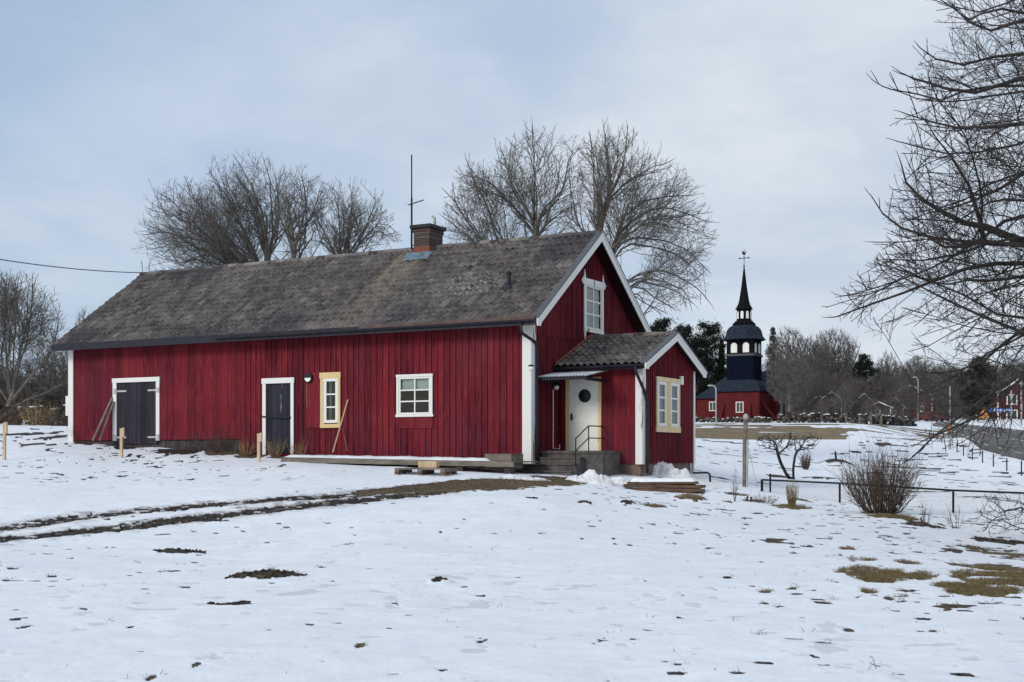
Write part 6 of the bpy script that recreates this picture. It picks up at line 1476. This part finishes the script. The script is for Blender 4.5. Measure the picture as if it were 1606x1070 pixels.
# pallet
def g_hw(px, py): return ground(px, py)
pg_ = ground(668, 745); pa = thing('wooden_pallet', 'worn wooden pallet lying in the snow before the deck', 'pallet', pg_ + Vector((0, 0, .02)), -YAW + .12)
pw = .72
for i in range(5): y = -.34 + i*.17; MB().box(-pw, pw, y - .06, y + .06, .125, .165, random.random()).build('deck_board', M['greywood'], pa)
for x in (-pw + .06, 0, pw - .06):
    MB().box(x - .06, x + .06, -.395, .395, .075, .1245).build('stringer', M['greywood'], pa)
    for y in (-.34, 0, .34): MB().box(x - .06, x + .06, y - .06, y + .06, .0, .0745).build('block', M['brownwood'], pa)
ob = bevel(MB().box(-.27, .27, -.09, .09, 0, .17).build('timber_offcut', M['rawwood']), .01); ob.location = pg_ + Vector((.08, -.05, .19)); ob.rotation_euler = (0, 0, -YAW + .1); tag(ob, 'fresh yellow timber offcut lying on the pallet', 'timber')
# stacked planks by the porch under snow
lp = ground(1040, 771); st = thing('plank_stack', 'flat stack of old brown planks half covered by snow beside the porch', 'lumber', lp, -YAW + .22); rs = random.Random(12)
for L_, y, z, w_, t, a in ((1.08, -.34, .05, .26, .08, .02), (1.0, .10, .05, .30, .08, -.04), (.98, -.24, .14, .30, .07, -.06), (1.05, .16, .14, .30, .07, .05), (.9, -.02, .22, .34, .06, -.03), (.85, .32, .21, .3, .06, .06)):
    ob = MB().box(-L_, L_, -w_/2, w_/2, -t/2, t/2, rs.random()).build('plank', M['brownwood'], st); ob.location = (rs.uniform(-.08, .08), y, z); ob.rotation_euler = (0, rs.uniform(-.02, .02), a)
snow_sheet('snow_cover', lambda X, Y: 0*X + .252, -.84, .86, -.18, .5, 60, 26, .10, 8, st, .12)
k = NT('shovelled_snow', .8, .2); k.color(k.mix(k.rmp(k.noise(5, 6, .7), .45, .72), (.76, .78, .80), (.50, .485, .46))); k.bump(k.noise(26, 4, .7), .6, .04); M['oldsnow'] = k.m
# heaps of shovelled snow
def heap(label, px, py, wpx, h, seed, dep=.6, lump=1.0):
    g = ground(px, py); w = wpx * g.y / F / 2; rs = np.random.default_rng(seed); mb = MB()
    nx_, ny_ = 110, 60; X, Y = np.meshgrid(np.linspace(-1.12, 1.12, nx_), np.linspace(-1.12, 1.12, ny_)); q = np.hypot(X, Y)
    b = np.clip(1 - q**2, 0, 1) ** .6; l = fbm(X*w*3.8 + seed, Y*w*dep*3.8, 3, seed); l2 = np.abs(fbm(X*w*7, Y*w*dep*7, 4, seed + 9) - .5) * 1.7
    Z = b * h * (.35 + .95 * l * lump + .0) - b * h * .35 * l2; Z = Z - .06
    zz = zt(g.x + X.ravel()*w*CA, g.y + Y.ravel()*w*dep).reshape(X.shape) - g.z
    v = np.stack([X*w + (l - .5)*.1, Y*w*dep, Z + zz*.9], -1).reshape(-1, 3); i = np.arange(nx_*ny_).reshape(ny_, nx_)
    ob = mb.add(v, np.stack([i[:-1,:-1], i[:-1,1:], i[1:,1:], i[1:,:-1]], -1).reshape(-1, 4).tolist()).build('snow_heap', M['oldsnow'], None, True); ob.location = g; ob.rotation_euler = (0, 0, -YAW * .6); return tag(ob, label, 'snow heap', 'shovelled snow heaps')
heap('biggest lumpy snow heap in front of the porch window', 1034, 747, 112, .50, 4, .34, 1.2)
heap('lumpy snow heap beside the steps railing', 925, 757, 84, .34, 5, .5, 1.2)
heap('low snow ridge left of the steps', 815, 752, 110, .22, 6, .4)
heap('small snow heap between the steps and the corner of the porch', 972, 757, 60, .2, 7, .5)
# bent pipe by the porch corner
g = ground(1100, 756); ob = MB().tube([(-.25, 0, .14), (.16, 0, .15), (.24, 0, .11), (.26, 0, -.12)], .03, 8).build('bent_pipe', M['black'], None, True); ob.location = g + Vector((0, 0, .12)); tag(ob, 'bent black pipe sticking out of the snow at the porch corner', 'pipe')
# overhead cable to the barn gable
a = hw(-LEND + .05, YC, HA + .05); b = at(-60, 397, 36); n = 24
mb = MB(); mb.tube([a + (b - a) * (i / n) - Vector((0, 0, 4 * .12 * (i/n) * (1 - i/n))) for i in range(n + 1)], .016, 6); tag(mb.build('overhead_cable', M['black']), 'black overhead cable running from the roof ridge to the left', 'cable')
for dx, h in ((.12, .42), (-.20, .48)):
    p = hw(-LEND + .25 + dx, YC, HA + .05); 
    ob = MB().tube([(0, 0, 0), (dx * .12, 0, h * .6), (dx * .3, 0, h)], .012, 5).build('cable_bracket', M['gutter']); ob.parent = house; ob.location = (-LEND + .25 + dx, YC, HA + .02)
# weeds along the wall
gw = 'dry weeds along the house wall'
for i, (px, py, h, w, n, lab) in enumerate([(135, 693, .75, 1.3, 34, 'thin dry weeds between the barn corner and the leaning boards'), (168, 696, .55, .8, 24, 'dry weeds left of the barn double door below the boards'), (310, 707, .5, 1.4, 46, 'brown dry weeds by the stone foundation right of the barn door'), (345, 710, .75, 1.0, 46, 'tallest brown weed clump at the end of the stone foundation'),
        (385, 713, .45, .9, 40, 'dry grass tuft between the stone foundation and the plank door'), (432, 716, .6, .7, 40, 'straw coloured weeds at the foot of the plank door'), (468, 717, .5, .8, 36, 'straw coloured weeds right of the plank door'), (495, 716, .55, .5, 12, 'few thin stalks under the narrow window')]):
    shrub('dry_weeds', lab, ground(px, py), h, w, n, M['straw'] if i > 3 else M['stem'], 40 + i, .0055, group=gw, cat='weed', fork=2)
# tufts of grass poking through the snow (one mass)
rs = np.random.default_rng(55)
cand = np.where((bare > .45) & (GY < 36) & (GY > 7) & (np.abs(GX) < GY * .45))[0]; wt = (1 - sstep(GY[cand], 12, 40) * .3) * (.08 + grass[cand] ** 2) * GY[cand] * np.gradient(rr)[np.searchsorted(rr, np.hypot(GX[cand], GY[cand])).clip(0, nr - 1)]
ch_ = rs.choice(cand, 1700, p=wt / wt.sum()); any_ = np.where((GY < 26) & (GY > 8) & (np.abs(GX) < GY * .42))[0]; ch_ = np.concatenate([ch_, rs.choice(any_, 60)])
gs = np.where((bare > .5) & (grass > .55) & (GY < 30) & (GY > 9) & (np.abs(GX) < GY * .45))[0]; ch_ = np.concatenate([ch_, rs.choice(gs, 3500)])
A, B, RA, RB = [], [], [], []
for i in ch_:
    p = np.array([GX[i], GY[i], GZ[i] - .01]); nb = rs.integers(3, 8) if bare[i] > .3 else rs.integers(1, 3)
    for j in range(nb):
        h = rs.uniform(.02, .065); b0 = p + np.append(rs.normal(0, .03, 2), 0); m_ = b0 + np.append(rs.normal(0, .35, 2) * h, h * .7); e = m_ + np.append(rs.normal(0, .6, 2) * h, h * .25)
        A += [b0, m_]; B += [m_, e]; w_ = rs.uniform(.0018, .0036); RA += [w_, w_*.8]; RB += [w_*.8, w_*.3]
V, Q = frusta(np.array(A), np.array(B), np.array(RA), np.array(RB), 3)
M['blade'] = m_plain('withered_grass', (.20, .155, .080), .9, .5, 14)
tf = bpy.data.objects.new('grass_tufts', npmesh('grass_tufts', V, Q, M['blade'])); COL.objects.link(tf); tag(tf, 'withered grass blades poking through the snow', 'grass', kind='stuff')
# clods of earth on the thawed mounds
cl = np.where((bare > .6) & (grass < .35) & (GY < 34) & (GY > 9) & (np.abs(GX) < GY * .45))[0]; ch_ = rs.choice(cl, 1300); mb = MB()
for i in ch_: r_ = rs.uniform(.008, .028); mb.ball((GX[i], GY[i], GZ[i] + r_*.2), (r_*rs.uniform(.7, 1.4), r_*rs.uniform(.7, 1.4), r_*.8), 5)
tag(mb.build('earth_clods', m_plain('dark_soil_clods', (.035, .026, .020), .95, .5, 30)), 'dark crumbs of soil on the thawed patches', 'soil', kind='stuff')

# brush growing over the left stone wall
for i, (px, d, h, w, n, lab) in enumerate([(22, 60.5, .9, 1.6, 60, 'dry brush growing before the stone wall behind the left edge stake'), (58, 60, 1.0, 1.8, 70, 'brown bramble tangle at the middle of the left stone wall'), (92, 58.5, .8, 1.5, 60, 'grey brush between the left stone wall and the barn corner')]):
    shrub('dry_brush', lab, gd(px, d), h, w, n, M['straw'] if i == 1 else M['stem'], 70 + i, .010, cat='brushwood', fork=4, group='brush along the left stone wall')
